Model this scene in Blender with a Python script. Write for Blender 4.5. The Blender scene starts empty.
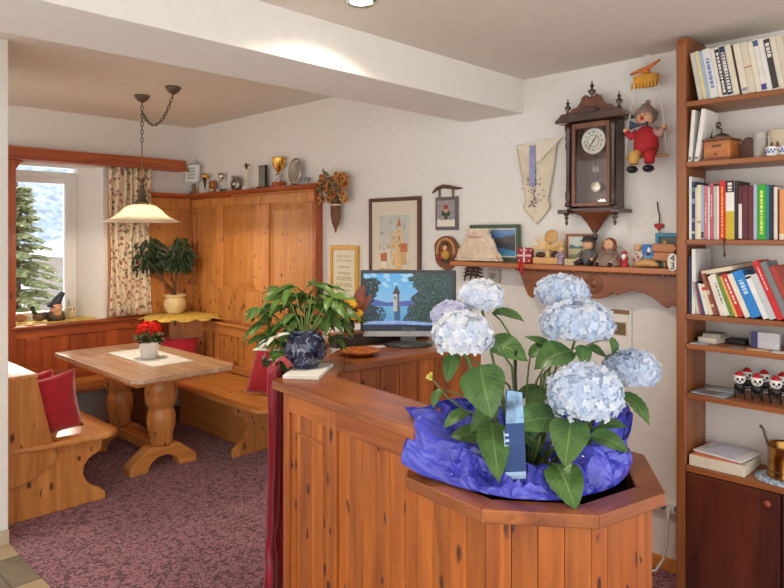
import bpy, bmesh, math, random
from mathutils import Vector as V, Matrix as MX, noise as NZ, Quaternion
R = math.radians
SC = bpy.context.scene
COL = SC.collection
rnd = random.Random(7)

# ------------------------------------------------------------------ helpers
def link(o, parent=None):
    COL.objects.link(o)
    if parent: o.parent = parent
    return o

def tag(o, label=None, cat=None, group=None, kind=None):
    if label: o['label'] = label
    if cat: o['category'] = cat
    if group: o['group'] = group
    if kind: o['kind'] = kind
    return o

def thing(name, label, cat, loc=(0, 0, 0), rz=0.0, group=None, rot=None):
    o = bpy.data.objects.new(name, None)
    o.empty_display_size = 0.05
    o.location = loc
    o.rotation_euler = rot if rot else (0, 0, rz)
    link(o)
    return tag(o, label, cat, group)

class MB:
    """collects shapes and links them as ONE mesh object"""
    def __init__(s):
        s.bm = bmesh.new(); s.uv = s.bm.loops.layers.uv.new('UVMap'); s.m = 0; s.T = None
    def face(s, vs, smooth=False):
        try: f = s.bm.faces.new(vs)
        except ValueError: return None
        f.material_index = s.m; f.smooth = smooth
        return f
    def vs(s, pts):
        if s.T is not None: pts = [s.T @ V(p) for p in pts]
        return [s.bm.verts.new(p) for p in pts]
    def box(s, x0, x1, y0, y1, z0, z1, m=None):
        if m is not None: s.m = m
        v = s.vs([(x, y, z) for z in (z0, z1) for x, y in ((x0, y0), (x1, y0), (x1, y1), (x0, y1))])
        for a in ((3, 2, 1, 0), (4, 5, 6, 7), (0, 1, 5, 4), (1, 2, 6, 5), (2, 3, 7, 6), (3, 0, 4, 7)):
            s.face([v[i] for i in a])
        return s
    def cbox(s, c, d, m=None, rot=None):
        if m is not None: s.m = m
        T0 = s.T; L = MX.Translation(c)
        if rot: L = L @ MX.Rotation(rot[2], 4, 'Z') @ MX.Rotation(rot[1], 4, 'Y') @ MX.Rotation(rot[0], 4, 'X')
        s.T = L if T0 is None else T0 @ L
        s.box(-d[0]/2, d[0]/2, -d[1]/2, d[1]/2, -d[2]/2, d[2]/2)
        s.T = T0
        return s
    def prism(s, pts, h0, h1, axis='Z', m=None, smooth=False):
        if m is not None: s.m = m
        def P(a, b, h):
            return (a, b, h) if axis == 'Z' else (a, h, b) if axis == 'Y' else (h, a, b)
        lo = s.vs([P(a, b, h0) for a, b in pts]); hi = s.vs([P(a, b, h1) for a, b in pts])
        n = len(pts)
        s.face(list(reversed(lo))); s.face(hi)
        for i in range(n):
            s.face([lo[i], lo[(i+1) % n], hi[(i+1) % n], hi[i]], smooth)
        return s
    def ring(s, outer, inner, h0, h1, m=None):
        """flat frame between two matching polygons (XY)"""
        if m is not None: s.m = m
        n = len(outer)
        q = [s.vs([(a, b, h) for a, b in P]) for P in (outer, inner) for h in (h0, h1)]
        ol, oh, il, ih = q
        for i in range(n):
            j = (i+1) % n
            s.face([ol[i], ol[j], oh[j], oh[i]]); s.face([il[j], il[i], ih[i], ih[j]])
            s.face([oh[i], oh[j], ih[j], ih[i]]); s.face([ol[j], ol[i], il[i], il[j]])
        return s
    def lathe(s, prof, c=(0, 0, 0), seg=24, m=None, sx=1.0, sy=1.0, smooth=True, cap=True):
        if m is not None: s.m = m
        rings = []
        for r, z in prof:
            if r < 1e-5: rings.append(s.vs([(c[0], c[1], c[2]+z)]))
            else: rings.append(s.vs([(c[0]+r*sx*math.cos(2*math.pi*k/seg), c[1]+r*sy*math.sin(2*math.pi*k/seg), c[2]+z) for k in range(seg)]))
        for a, b in zip(rings, rings[1:]):
            for k in range(seg):
                j = (k+1) % seg
                if len(a) == 1 and len(b) == 1: continue
                if len(a) == 1: s.face([a[0], b[j], b[k]], smooth)
                elif len(b) == 1: s.face([a[k], a[j], b[0]], smooth)
                else: s.face([a[k], a[j], b[j], b[k]], smooth)
        if cap and len(rings[0]) > 1: s.face(list(reversed(rings[0])))
        if cap and len(rings[-1]) > 1: s.face(rings[-1])
        return s
    def ball(s, c, r, seg=16, m=None, k=8):
        rx, ry, rz = (r, r, r) if not isinstance(r, (tuple, list)) else r
        return s.lathe([(math.sin(math.pi*i/k), -math.cos(math.pi*i/k)*rz) for i in range(k+1)], c, seg, m, rx, ry)
    def tube(s, pts, r, seg=8, m=None, caps=True, closed=False):
        if m is not None: s.m = m
        pts = [V(p) for p in pts]; n = len(pts)
        rr = r if isinstance(r, (list, tuple)) else [r]*n
        rings = []; up = None
        for i in range(n):
            if closed: t = pts[(i+1) % n]-pts[i-1]
            else: t = pts[min(i+1, n-1)]-pts[max(i-1, 0)]
            if t.length < 1e-9: t = V((0, 0, 1))
            t.normalize()
            if up is None:
                up = V((0, 0, 1)) if abs(t.z) < .9 else V((1, 0, 0))
            a = t.cross(up)
            if a.length < 1e-6: a = t.cross(V((0, 1, 0)))
            a.normalize(); b = a.cross(t); up = b
            rings.append(s.vs([pts[i]+(a*math.cos(2*math.pi*k/seg)+b*math.sin(2*math.pi*k/seg))*rr[i] for k in range(seg)]))
        for i in range(n if closed else n-1):
            A, B = rings[i], rings[(i+1) % n]
            for k in range(seg):
                j = (k+1) % seg
                s.face([A[k], B[k], B[j], A[j]], True)
        if caps and not closed:
            s.face(rings[0]); s.face(list(reversed(rings[-1])))
        return s
    def grid(s, nu, nv, fn, m=None, smooth=True, closeu=False):
        """fn(u,v)->point, u,v in 0..1; writes UVs"""
        if m is not None: s.m = m
        P = [[None]*(nv+1) for _ in range(nu+1)]
        for i in range(nu+1):
            for j in range(nv+1):
                if closeu and i == nu: P[i][j] = P[0][j]
                else: P[i][j] = s.vs([fn(i/nu, j/nv)])[0]
        for i in range(nu):
            for j in range(nv):
                f = s.face([P[i][j], P[i+1][j], P[i+1][j+1], P[i][j+1]], smooth)
                if f:
                    for l, (a, b) in zip(f.loops, ((i, j), (i+1, j), (i+1, j+1), (i, j+1))):
                        l[s.uv].uv = (a/nu, b/nv)
        return s
    def build(s, name, mats, parent=None, loc=(0, 0, 0), bevel=0.0, seg=2, solid=0.0, sub=0, label=None, rot=None, norm=True):
        if norm: bmesh.ops.recalc_face_normals(s.bm, faces=s.bm.faces)
        me = bpy.data.meshes.new(name); s.bm.to_mesh(me); s.bm.free()
        for m in (mats if isinstance(mats, (list, tuple)) else [mats]): me.materials.append(m)
        o = bpy.data.objects.new(name, me); link(o, parent); o.location = loc
        if rot: o.rotation_euler = rot
        if solid: 
            d = o.modifiers.new('Solid', 'SOLIDIFY'); d.thickness = solid; d.offset = 0
        if sub:
            d = o.modifiers.new('Sub', 'SUBSURF'); d.levels = sub; d.render_levels = sub
        if bevel:
            d = o.modifiers.new('Bevel', 'BEVEL'); d.width = bevel; d.segments = seg; d.limit_method = 'ANGLE'; d.angle_limit = R(40); d.harden_normals = False
        if label: o['label'] = label
        return o

def copy_tree(o, parent=None):
    c = o.copy(); COL.objects.link(c); c.parent = parent
    for ch in o.children: copy_tree(ch, c)
    return c

def arc(cx, cy, r, a0, a1, n=6, ry=None):
    ry = r if ry is None else ry
    return [(cx+r*math.cos(R(a0+(a1-a0)*i/n)), cy+ry*math.sin(R(a0+(a1-a0)*i/n))) for i in range(n+1)]

def text_mesh(body, size, name, m, parent, loc, rot=(R(90), 0, 0), depth=.001):
    cu = bpy.data.curves.new(name, 'FONT'); cu.body = body; cu.size = size; cu.extrude = depth; cu.align_x = 'CENTER'; cu.align_y = 'CENTER'
    t = bpy.data.objects.new(name, cu); COL.objects.link(t)
    dg = bpy.context.evaluated_depsgraph_get()
    me = bpy.data.meshes.new_from_object(t.evaluated_get(dg))
    COL.objects.unlink(t); bpy.data.objects.remove(t)
    me.materials.clear(); me.materials.append(m)
    o = bpy.data.objects.new(name, me); link(o, parent); o.location = loc; o.rotation_euler = rot
    return o

def picture(name, parent, w, h, nx, ny, fn, m, T=None, loc=(0, 0, 0)):
    """flat printed image, local XZ plane facing -Y, colour fn(u,v) sRGB 0..255"""
    bm = bmesh.new(); cl = bm.loops.layers.float_color.new('Col')
    g = [[bm.verts.new((-w/2+w*i/nx, 0, h*j/ny)) for j in range(ny+1)] for i in range(nx+1)]
    for i in range(nx):
        for j in range(ny):
            f = bm.faces.new([g[i][j], g[i+1][j], g[i+1][j+1], g[i][j+1]])
            c = fn((i+.5)/nx, (j+.5)/ny); c = [srgb(x) for x in c]
            for l in f.loops: l[cl] = (*c, 1)
    me = bpy.data.meshes.new(name); bm.to_mesh(me); bm.free(); me.materials.append(m)
    o = bpy.data.objects.new(name, me); link(o, parent); o.location = loc
    return o

def srgb(x):
    x = x/255.0
    return x/12.92 if x <= .04045 else ((x+.055)/1.055)**2.4
def rgb(r, g, b): return (srgb(r), srgb(g), srgb(b), 1)

# ------------------------------------------------------------------ materials
def nt(name):
    m = bpy.data.materials.new(name); m.use_nodes = True
    t = m.node_tree; b = t.nodes['Principled BSDF']
    return m, t, b
def N(t, typ, **kw):
    n = t.nodes.new(typ)
    for k, v in kw.items(): setattr(n, k, v)
    return n
def ramp(t, fac, stops, interp='LINEAR'):
    r = t.nodes.new('ShaderNodeValToRGB'); r.color_ramp.interpolation = interp
    e = r.color_ramp.elements
    while len(e) < len(stops): e.new(.5)
    for x, (p, c) in zip(e, stops): x.position = p; x.color = c
    t.links.new(fac, r.inputs[0]); return r.outputs[0]
def mixc(t, fac, a, b, mode='MIX'):
    n = t.nodes.new('ShaderNodeMix'); n.data_type = 'RGBA'; n.blend_type = mode
    for s, v in ((n.inputs[0], fac), (n.inputs[6], a), (n.inputs[7], b)):
        if hasattr(v, 'is_output'): t.links.new(v, s)
        else: s.default_value = v
    return n.outputs[2]
def mth(t, op, a, b=None, c=None):
    n = t.nodes.new('ShaderNodeMath'); n.operation = op
    for s, v in zip(n.inputs, (a, b, c)):
        if v is None: continue
        if hasattr(v, 'is_output'): t.links.new(v, s)
        else: s.default_value = v
    return n.outputs[0]
def coords(t, scale=(1, 1, 1), out='Object', island=False):
    tc = N(t, 'ShaderNodeTexCoord'); mp = N(t, 'ShaderNodeMapping'); mp.inputs['Scale'].default_value = scale
    src = tc.outputs[out]
    if island:
        g = N(t, 'ShaderNodeNewGeometry'); va = N(t, 'ShaderNodeVectorMath', operation='SCALE')
        va.inputs[0].default_value = (7.3, 5.1, 9.7); t.links.new(g.outputs['Random Per Island'], va.inputs['Scale'])
        ad = N(t, 'ShaderNodeVectorMath', operation='ADD'); t.links.new(src, ad.inputs[0]); t.links.new(va.outputs[0], ad.inputs[1]); src = ad.outputs[0]
    t.links.new(src, mp.inputs['Vector']); return mp.outputs[0]
def noise(t, vec, scale, detail=3, rough=.5, dist=0):
    n = N(t, 'ShaderNodeTexNoise'); t.links.new(vec, n.inputs['Vector'])
    n.inputs['Scale'].default_value = scale; n.inputs['Detail'].default_value = detail; n.inputs['Roughness'].default_value = rough; n.inputs['Distortion'].default_value = dist
    return n.outputs[0]
def bump(t, b, h, strength=.2, dist=.01):
    n = N(t, 'ShaderNodeBump'); n.inputs['Strength'].default_value = strength; n.inputs['Distance'].default_value = dist
    t.links.new(h, n.inputs['Height']); t.links.new(n.outputs[0], b.inputs['Normal'])

def plain(name, c, rough=.5, metal=0, spec=.5, var=.06, coat=0, sheen=0, trans=0, bumpy=0, bscale=60):
    m, t, b = nt(name)
    b.inputs['Roughness'].default_value = rough; b.inputs['Metallic'].default_value = metal
    b.inputs['Specular IOR Level'].default_value = spec; b.inputs['Coat Weight'].default_value = coat
    b.inputs['Sheen Weight'].default_value = sheen; b.inputs['Transmission Weight'].default_value = trans
    v = coords(t); n = noise(t, v, 18, 3)
    d = tuple(max(0, x*(1-2*var)) for x in c[:3])+(1,); l = tuple(min(1, x*(1+2*var)) for x in c[:3])+(1,)
    t.links.new(ramp(t, n, [(.3, d), (.7, l)]), b.inputs['Base Color'])
    if bumpy: bump(t, b, noise(t, v, bscale, 4), bumpy)
    return m

def wood(name, light, dark, axis='Z', knots=.6, rough=.38, grain=1.0, knotc=None, var=.22, coat=.15, ksize=1.0, kd=1.0):
    m, t, b = nt(name)
    sc = {'X': (.09, 1, 1), 'Y': (1, .09, 1), 'Z': (1, 1, .09)}[axis]
    v = coords(t, sc, island=True)
    n1 = noise(t, v, 26*grain, 5, .6, .6)
    n2 = noise(t, v, 7*grain, 2, .5, 1.2)
    f = mth(t, 'ADD', mth(t, 'MULTIPLY', n1, .55), mth(t, 'MULTIPLY', n2, .45))
    col = ramp(t, f, [(.36, dark), (.52, tuple((a+c)/2 for a, c in zip(light, dark))), (.66, light)])
    g = N(t, 'ShaderNodeNewGeometry')
    hv = N(t, 'ShaderNodeHueSaturation'); t.links.new(col, hv.inputs['Color'])
    t.links.new(mth(t, 'MULTIPLY_ADD', g.outputs['Random Per Island'], var, 1-var/2), hv.inputs['Value'])
    col = hv.outputs[0]
    if knots:
        ks = {'X': (5.5, 12, 12), 'Y': (12, 5.5, 12), 'Z': (12, 12, 5.5)}[axis]
        vk = coords(t, ks, island=True)
        nw = N(t, 'ShaderNodeTexNoise'); t.links.new(vk, nw.inputs['Vector']); nw.inputs['Scale'].default_value = 2.5
        sw = N(t, 'ShaderNodeVectorMath', operation='MULTIPLY_ADD'); t.links.new(nw.outputs['Color'], sw.inputs[0]); sw.inputs[1].default_value = (.35, .35, .35); t.links.new(vk, sw.inputs[2]); vk = sw.outputs[0]
        vo = N(t, 'ShaderNodeTexVoronoi'); t.links.new(vk, vo.inputs['Vector']); vo.inputs['Scale'].default_value = kd
        sep = N(t, 'ShaderNodeSeparateColor'); t.links.new(vo.outputs['Color'], sep.inputs[0])
        gate = mth(t, 'GREATER_THAN', sep.outputs[0], 1-knots)
        size = mth(t, 'MULTIPLY_ADD', sep.outputs[1], .12*ksize, .09*ksize)
        dd = mth(t, 'DIVIDE', vo.outputs['Distance'], size)
        k = mth(t, 'MULTIPLY', gate, ramp(t, dd, [(.0, (1, 1, 1, 1)), (.6, (.85, .85, .85, 1)), (1.0, (0, 0, 0, 1))]))
        col = mixc(t, k, col, knotc or rgb(82, 40, 18))
    t.links.new(col, b.inputs['Base Color'])
    b.inputs['Roughness'].default_value = rough; b.inputs['Coat Weight'].default_value = coat; b.inputs['Coat Roughness'].default_value = .25
    bump(t, b, n1, .06, .004)
    return m

PL, PD = rgb(222, 154, 82), rgb(184, 114, 54)
pineZ = wood('pine_upright', PL, PD, 'Z', .9, ksize=1.35, kd=1.3)
pineX = wood('pine_lengthwise', PL, PD, 'X', .5)
pineY = wood('pine_crosswise', PL, PD, 'Y', .5)
QL, QD = rgb(196, 110, 40), rgb(136, 64, 20)
deskZ = wood('honey_pine_upright', QL, QD, 'Z', .95, rough=.42, ksize=1.2, knotc=rgb(58, 22, 10), kd=1.35)
deskX = wood('honey_pine_lengthwise', QL, QD, 'X', .4, rough=.42)
RL, RD = rgb(188, 98, 48), rgb(138, 62, 28)
railY = wood('reddish_pine_crosswise', RL, RD, 'Y', .3)
railX = wood('reddish_pine_lengthwise', RL, RD, 'X', .3)
railZ = wood('reddish_pine_upright', RL, RD, 'Z', .3)
TL, TD = rgb(178, 102, 48), rgb(118, 60, 28)
topX = wood('stained_counter_lengthwise', TL, TD, 'X', .12, rough=.36, coat=.2)
topY = wood('stained_counter_crosswise', TL, TD, 'Y', .12, rough=.36, coat=.2)
tabX = wood('sheen_greyed_tabletop', rgb(206, 174, 142), rgb(156, 114, 84), 'X', .15, rough=.3, coat=.5, var=.3)  # wood paled and greyed: window sheen put into the colour
SL, SD = rgb(164, 98, 50), rgb(126, 70, 34)
shelfX = wood('walnut_lengthwise', SL, SD, 'X', 0, rough=.45)
shelfZ = wood('walnut_upright', SL, SD, 'Z', 0, rough=.45)
cabZ = wood('mahogany_upright', rgb(110, 50, 30), rgb(64, 24, 14), 'Z', .2, rough=.4, grain=.7)
clkZ = wood('dark_clock_walnut', rgb(84, 48, 34), rgb(44, 24, 18), 'Z', 0, rough=.3, coat=.4)
clkM = wood('brown_clock_walnut', rgb(134, 78, 48), rgb(90, 48, 28), 'Z', 0, rough=.35, coat=.3)
ltwood = wood('pale_limewood', rgb(222, 180, 120), rgb(190, 142, 84), 'X', 0, rough=.6)
carve = wood('carved_brown_wood', rgb(150, 84, 42), rgb(96, 48, 22), 'X', 0, rough=.4)

plaster = plain('white_plaster', rgb(232, 228, 222), .9, spec=.2, var=.012, bumpy=.08, bscale=140)
ceilm = plain('ceiling_plaster', rgb(222, 214, 203), .92, spec=.2, var=.012, bumpy=.06, bscale=120)
white = plain('white_lacquer', rgb(236, 236, 232), .35, var=.01)
paper = plain('white_paper', rgb(232, 230, 224), .8, var=.015)
cream = plain('cream_paper', rgb(226, 216, 190), .8, var=.02)
black = plain('black_plastic', rgb(24, 24, 26), .4, var=.05)
grey = plain('grey_plastic', rgb(120, 122, 124), .35, var=.03)
silver = plain('polished_silver', rgb(196, 194, 186), .22, 1, var=.03)
pewter = plain('dull_pewter', rgb(150, 148, 142), .38, 1, var=.08)
gold = plain('polished_gold', rgb(226, 176, 84), .2, 1, var=.05)
brass = plain('aged_brass', rgb(172, 130, 70), .26, 1, var=.1)
bronze = plain('antique_bronze', rgb(110, 98, 80), .4, .8, var=.1)
redcl = plain('red_cotton', rgb(168, 34, 46), .85, spec=.2, sheen=.3, var=.07, bumpy=.15, bscale=200)
green1 = plain('small_leaf_green', rgb(52, 82, 40), .5, var=.25)
stemg = plain('stem_green', rgb(98, 116, 58), .55, var=.1)
stemb = plain('stem_brown', rgb(96, 66, 42), .7, var=.1)
soil = plain('dark_soil', rgb(48, 34, 26), .95, var=.3, bumpy=.6, bscale=90)
skin = plain('doll_skin', rgb(222, 170, 134), .6, var=.03)
def solid(c, rough=.6, metal=0, cache={}):
    k = (tuple(c), rough, metal)
    if k not in cache: cache[k] = plain('paint_%d_%d_%d' % tuple(c), rgb(*c), rough, metal, var=.035)
    return cache[k]

def colmat(name, emit=0, rough=.5):
    m, t, b = nt(name); a = N(t, 'ShaderNodeVertexColor', layer_name='Col')
    t.links.new(a.outputs[0], b.inputs['Base Color']); b.inputs['Roughness'].default_value = rough
    if emit:
        b.inputs['Base Color'].default_value = (0, 0, 0, 1); t.links.remove(b.inputs['Base Color'].links[0])
        t.links.new(a.outputs[0], b.inputs['Emission Color']); b.inputs['Emission Strength'].default_value = emit
    return m
printm = colmat('printed_picture')
screenm = colmat('lit_screen', .36, .3)

def glassm():
    m, t, b = nt('clear_glass')
    o = t.nodes['Material Output']; tr = N(t, 'ShaderNodeBsdfTransparent'); gl = N(t, 'ShaderNodeBsdfGlossy')
    gl.inputs['Roughness'].default_value = .03; fr = N(t, 'ShaderNodeFresnel'); fr.inputs[0].default_value = 1.35
    mx = N(t, 'ShaderNodeMixShader'); t.links.new(fr.outputs[0], mx.inputs[0]); t.links.new(tr.outputs[0], mx.inputs[1]); t.links.new(gl.outputs[0], mx.inputs[2])
    t.links.new(mx.outputs[0], o.inputs[0]); return m
glass = glassm()

def carpetm():
    m, t, b = nt('patterned_carpet'); v = coords(t)
    n = noise(t, v, 34, 1.5, .5, 1.6); n2 = noise(t, v, 90, 2)
    c = ramp(t, n, [(.40, rgb(76, 30, 42)), (.47, rgb(114, 58, 70)), (.55, rgb(182, 130, 138)), (.68, rgb(146, 88, 98))])
    c = mixc(t, .25, c, ramp(t, n2, [(.35, rgb(70, 34, 40)), (.65, rgb(176, 130, 130))]))
    t.links.new(c, b.inputs['Base Color']); b.inputs['Roughness'].default_value = .95; b.inputs['Specular IOR Level'].default_value = .1
    b.inputs['Sheen Weight'].default_value = .2
    bump(t, b, n2, .4, .01); return m
carpet = carpetm()

def tilem():
    m, t, b = nt('stone_tiles'); v = coords(t)
    def mapped(sc, lo):
        mp = N(t, 'ShaderNodeMapping'); mp.inputs['Scale'].default_value = sc; mp.inputs['Location'].default_value = lo; t.links.new(v, mp.inputs[0]); return mp.outputs[0]
    ck = N(t, 'ShaderNodeTexChecker'); t.links.new(mapped((1, 0, 0), (-2.22+3.3, .1, .1)), ck.inputs['Vector']); ck.inputs['Scale'].default_value = 1/.33
    ck.inputs['Color1'].default_value = rgb(196, 172, 134); ck.inputs['Color2'].default_value = rgb(112, 106, 90)
    br = N(t, 'ShaderNodeTexBrick'); t.links.new(mapped((1, 1, 0), (-2.22+3.3, 2.36+3.3, 0)), br.inputs['Vector']); br.inputs['Scale'].default_value = 1; br.offset = 0
    br.inputs['Brick Width'].default_value = .33; br.inputs['Row Height'].default_value = .33; br.inputs['Mortar Size'].default_value = .006
    br.inputs['Color1'].default_value = br.inputs['Color2'].default_value = (0, 0, 0, 1); br.inputs['Mortar'].default_value = (1, 1, 1, 1)
    c = mixc(t, .3, ck.outputs[0], ramp(t, noise(t, v, 9, 4), [(.3, rgb(110, 100, 84)), (.7, rgb(190, 172, 140))]))
    c = mixc(t, br.outputs[0], c, rgb(96, 90, 78))
    t.links.new(c, b.inputs['Base Color']); b.inputs['Roughness'].default_value = .45; return m
tiles = tilem()

def floralm():
    m, t, b = nt('floral_curtain_cloth'); v = coords(t)
    wv = N(t, 'ShaderNodeVectorMath', operation='ADD'); t.links.new(v, wv.inputs[0])
    nn = N(t, 'ShaderNodeTexNoise'); t.links.new(v, nn.inputs['Vector']); nn.inputs['Scale'].default_value = 14
    sc = N(t, 'ShaderNodeVectorMath', operation='SCALE'); t.links.new(nn.outputs['Color'], sc.inputs[0]); sc.inputs['Scale'].default_value = .05
    t.links.new(sc.outputs[0], wv.inputs[1])
    vo = N(t, 'ShaderNodeTexVoronoi'); t.links.new(wv.outputs[0], vo.inputs['Vector']); vo.inputs['Scale'].default_value = 26
    sep = N(t, 'ShaderNodeSeparateColor'); t.links.new(vo.outputs['Color'], sep.inputs[0])
    fl = ramp(t, sep.outputs[0], [(0, rgb(160, 104, 94)), (.35, rgb(112, 116, 88)), (.62, rgb(142, 96, 74)), (.8, rgb(188, 130, 120))], 'CONSTANT')
    k = mth(t, 'MULTIPLY', mth(t, 'GREATER_THAN', sep.outputs[1], .25), ramp(t, vo.outputs['Distance'], [(.30, (1, 1, 1, 1)), (.5, (0, 0, 0, 1))]))
    c = mixc(t, k, rgb(226, 210, 182), fl)
    t.links.new(c, b.inputs['Base Color']); b.inputs['Roughness'].default_value = .9; b.inputs['Specular IOR Level'].default_value = .15
    return m
floral = floralm()

def leafm(name, dark, light, vein, veins=9, rough=.38):
    m, t, b = nt(name); tc = N(t, 'ShaderNodeTexCoord'); sp = N(t, 'ShaderNodeSeparateXYZ'); t.links.new(tc.outputs['UV'], sp.inputs[0])
    au = mth(t, 'ABSOLUTE', mth(t, 'SUBTRACT', sp.outputs[1], .5))
    mid = ramp(t, au, [(.012, (1, 1, 1, 1)), (.04, (0, 0, 0, 1))])
    ph = mth(t, 'MULTIPLY', mth(t, 'SUBTRACT', sp.outputs[0], mth(t, 'MULTIPLY', au, .55)), veins)
    fr = mth(t, 'ABSOLUTE', mth(t, 'SUBTRACT', mth(t, 'FRACT', ph), .5))
    sv = ramp(t, fr, [(.02, (.75, .75, .75, 1)), (.13, (0, 0, 0, 1))])
    n = noise(t, coords(t), 22, 3)
    base = ramp(t, n, [(.3, dark), (.7, light)])
    c = mixc(t, mth(t, 'MAXIMUM', mth(t, 'MULTIPLY', mid, .7), mth(t, 'MULTIPLY', sv, .28)), base, vein)
    t.links.new(c, b.inputs['Base Color']); b.inputs['Roughness'].default_value = rough
    b.inputs['Subsurface Weight'].default_value = 0
    bump(t, b, mth(t, 'SUBTRACT', 1, sv), .35, .004); return m
hyleaf = leafm('hydrangea_leaf', rgb(58, 92, 42), rgb(84, 120, 58), rgb(120, 150, 84))
pleaf = leafm('glossy_leaf', rgb(56, 88, 34), rgb(96, 130, 54), rgb(140, 164, 90), 7)

def foilm():
    m, t, b = nt('blue_wrapping_foil'); v = coords(t)
    t.links.new(ramp(t, noise(t, v, 9, 3), [(.3, rgb(44, 50, 182)), (.7, rgb(100, 104, 230))]), b.inputs['Base Color'])
    b.inputs['Roughness'].default_value = .22; b.inputs['Coat Weight'].default_value = .6; b.inputs['Coat Roughness'].default_value = .08
    tr = N(t, 'ShaderNodeBsdfTranslucent'); tr.inputs[0].default_value = rgb(90, 96, 236)
    mx = N(t, 'ShaderNodeMixShader'); mx.inputs[0].default_value = .18; o = t.nodes['Material Output']
    t.links.new(b.outputs[0], mx.inputs[1]); t.links.new(tr.outputs[0], mx.inputs[2]); t.links.new(mx.outputs[0], o.inputs[0])
    bump(t, b, noise(t, v, 28, 2, .5, 1.5), .5, .012); return m
foil = foilm()

def petalm(name, a, c):
    m, t, b = nt(name); g = N(t, 'ShaderNodeNewGeometry')
    t.links.new(ramp(t, g.outputs['Random Per Island'], [(0, a), (1, c)]), b.inputs['Base Color'])
    b.inputs['Roughness'].default_value = .7; b.inputs['Specular IOR Level'].default_value = .2
    tr = N(t, 'ShaderNodeBsdfTranslucent'); t.links.new(b.inputs['Base Color'].links[0].from_socket, tr.inputs[0])
    mx = N(t, 'ShaderNodeMixShader'); mx.inputs[0].default_value = .35; o = t.nodes['Material Output']
    t.links.new(b.outputs[0], mx.inputs[1]); t.links.new(tr.outputs[0], mx.inputs[2]); t.links.new(mx.outputs[0], o.inputs[0])
    return m
petalB = petalm('blue_petals', rgb(200, 217, 243), rgb(238, 243, 250))
petalW = petalm('white_blue_petals', rgb(216, 227, 246), rgb(247, 248, 248))
petalM = petalm('mauve_petals', rgb(196, 198, 232), rgb(226, 228, 242))

def vasem():
    m, t, b = nt('dark_blue_glaze'); v = coords(t)
    c = ramp(t, noise(t, v, 22, 3, .6, 2.0), [(.42, rgb(20, 24, 42)), (.58, rgb(44, 54, 86)), (.70, rgb(150, 160, 182))])
    t.links.new(c, b.inputs['Base Color']); b.inputs['Roughness'].default_value = .12; b.inputs['Coat Weight'].default_value = .5; return m
glaze = vasem()

def shadem():
    m, t, b = nt('alabaster_lamp_glass'); v = coords(t)
    t.links.new(ramp(t, noise(t, v, 9, 4, .6, 1.5), [(.35, rgb(226, 214, 192)), (.65, rgb(248, 242, 228))]), b.inputs['Base Color'])
    b.inputs['Roughness'].default_value = .25
    tr = N(t, 'ShaderNodeBsdfTranslucent'); tr.inputs[0].default_value = rgb(255, 246, 228)
    mx = N(t, 'ShaderNodeMixShader'); mx.inputs[0].default_value = .30; o = t.nodes['Material Output']
    t.links.new(b.outputs[0], mx.inputs[1]); t.links.new(tr.outputs[0], mx.inputs[2]); t.links.new(mx.outputs[0], o.inputs[0]); return m
alab = shadem()

def emitm(name, c, s):
    m, t, b = nt(name); b.inputs['Base Color'].default_value = (0, 0, 0, 1); b.inputs['Emission Color'].default_value = c; b.inputs['Emission Strength'].default_value = s
    return m
bulbm = emitm('lamp_bulb_glow', rgb(255, 226, 176), 9)
downm = emitm('downlight_glow', rgb(255, 244, 224), 6)

# ------------------------------------------------------------------ camera, world, lights
cam = bpy.data.cameras.new('camera'); co = bpy.data.objects.new('camera', cam); COL.objects.link(co)
cam.lens = 661.4/784*36; cam.sensor_width = 36; cam.shift_y = -59/784; cam.clip_start = .05
co.location = (6.05, -3.342, 1.682); co.rotation_euler = (R(90), 0, R(44.42)); SC.camera = co

w = bpy.data.worlds.new('sky'); SC.world = w; w.use_nodes = True
wt = w.node_tree; bg = wt.nodes['Background']
tc = N(wt, 'ShaderNodeTexCoord'); sp = N(wt, 'ShaderNodeSeparateXYZ'); wt.links.new(tc.outputs['Generated'], sp.inputs[0])
wt.links.new(ramp(wt, sp.outputs[2], [(0, (1.0, .97, .93, 1)), (.5, (.90, .94, 1.0, 1)), (1, (.8, .88, 1.0, 1))]), bg.inputs[0])
bg.inputs[1].default_value = 1.0

def light(name, typ, loc, energy, color, rot=(0, 0, 0), **kw):
    l = bpy.data.lights.new(name, typ); l.energy = energy; l.color = color
    for k, v in kw.items(): setattr(l, k, v)
    o = bpy.data.objects.new(name, l); COL.objects.link(o); o.location = loc; o.rotation_euler = rot
    return o
sun = light('sun', 'SUN', (-8, 2, 8), 2.2, (1, .94, .84)); sun.data.angle = R(5)
sun.rotation_euler = V((.80, -.27, -.52)).to_track_quat('-Z', 'Y').to_euler()
SC.view_settings.view_transform = 'Standard'; SC.view_settings.look = 'None'; SC.view_settings.gamma = 1
SC.view_settings.use_curve_mapping = False
SC.view_settings.exposure = 1.25
SC.cycles.use_denoising = True
SC.cycles.max_bounces = 8
SC.cycles.sample_clamp_indirect = 6

# ------------------------------------------------------------------ the setting
def struct(o): o['kind'] = 'structure'; return o
struct(MB().box(-.02, 7.4, -2.227, .2, -.1, 0).build('floor', carpet))
struct(MB().box(-.02, 7.4, -5.6, -2.228, -.1, 0).build('floor', tiles, loc=(0, 0, 0)))
struct(MB().box(-.5, 7.4, 0, .2, 0, 2.9).build('wall_back', plaster))
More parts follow.
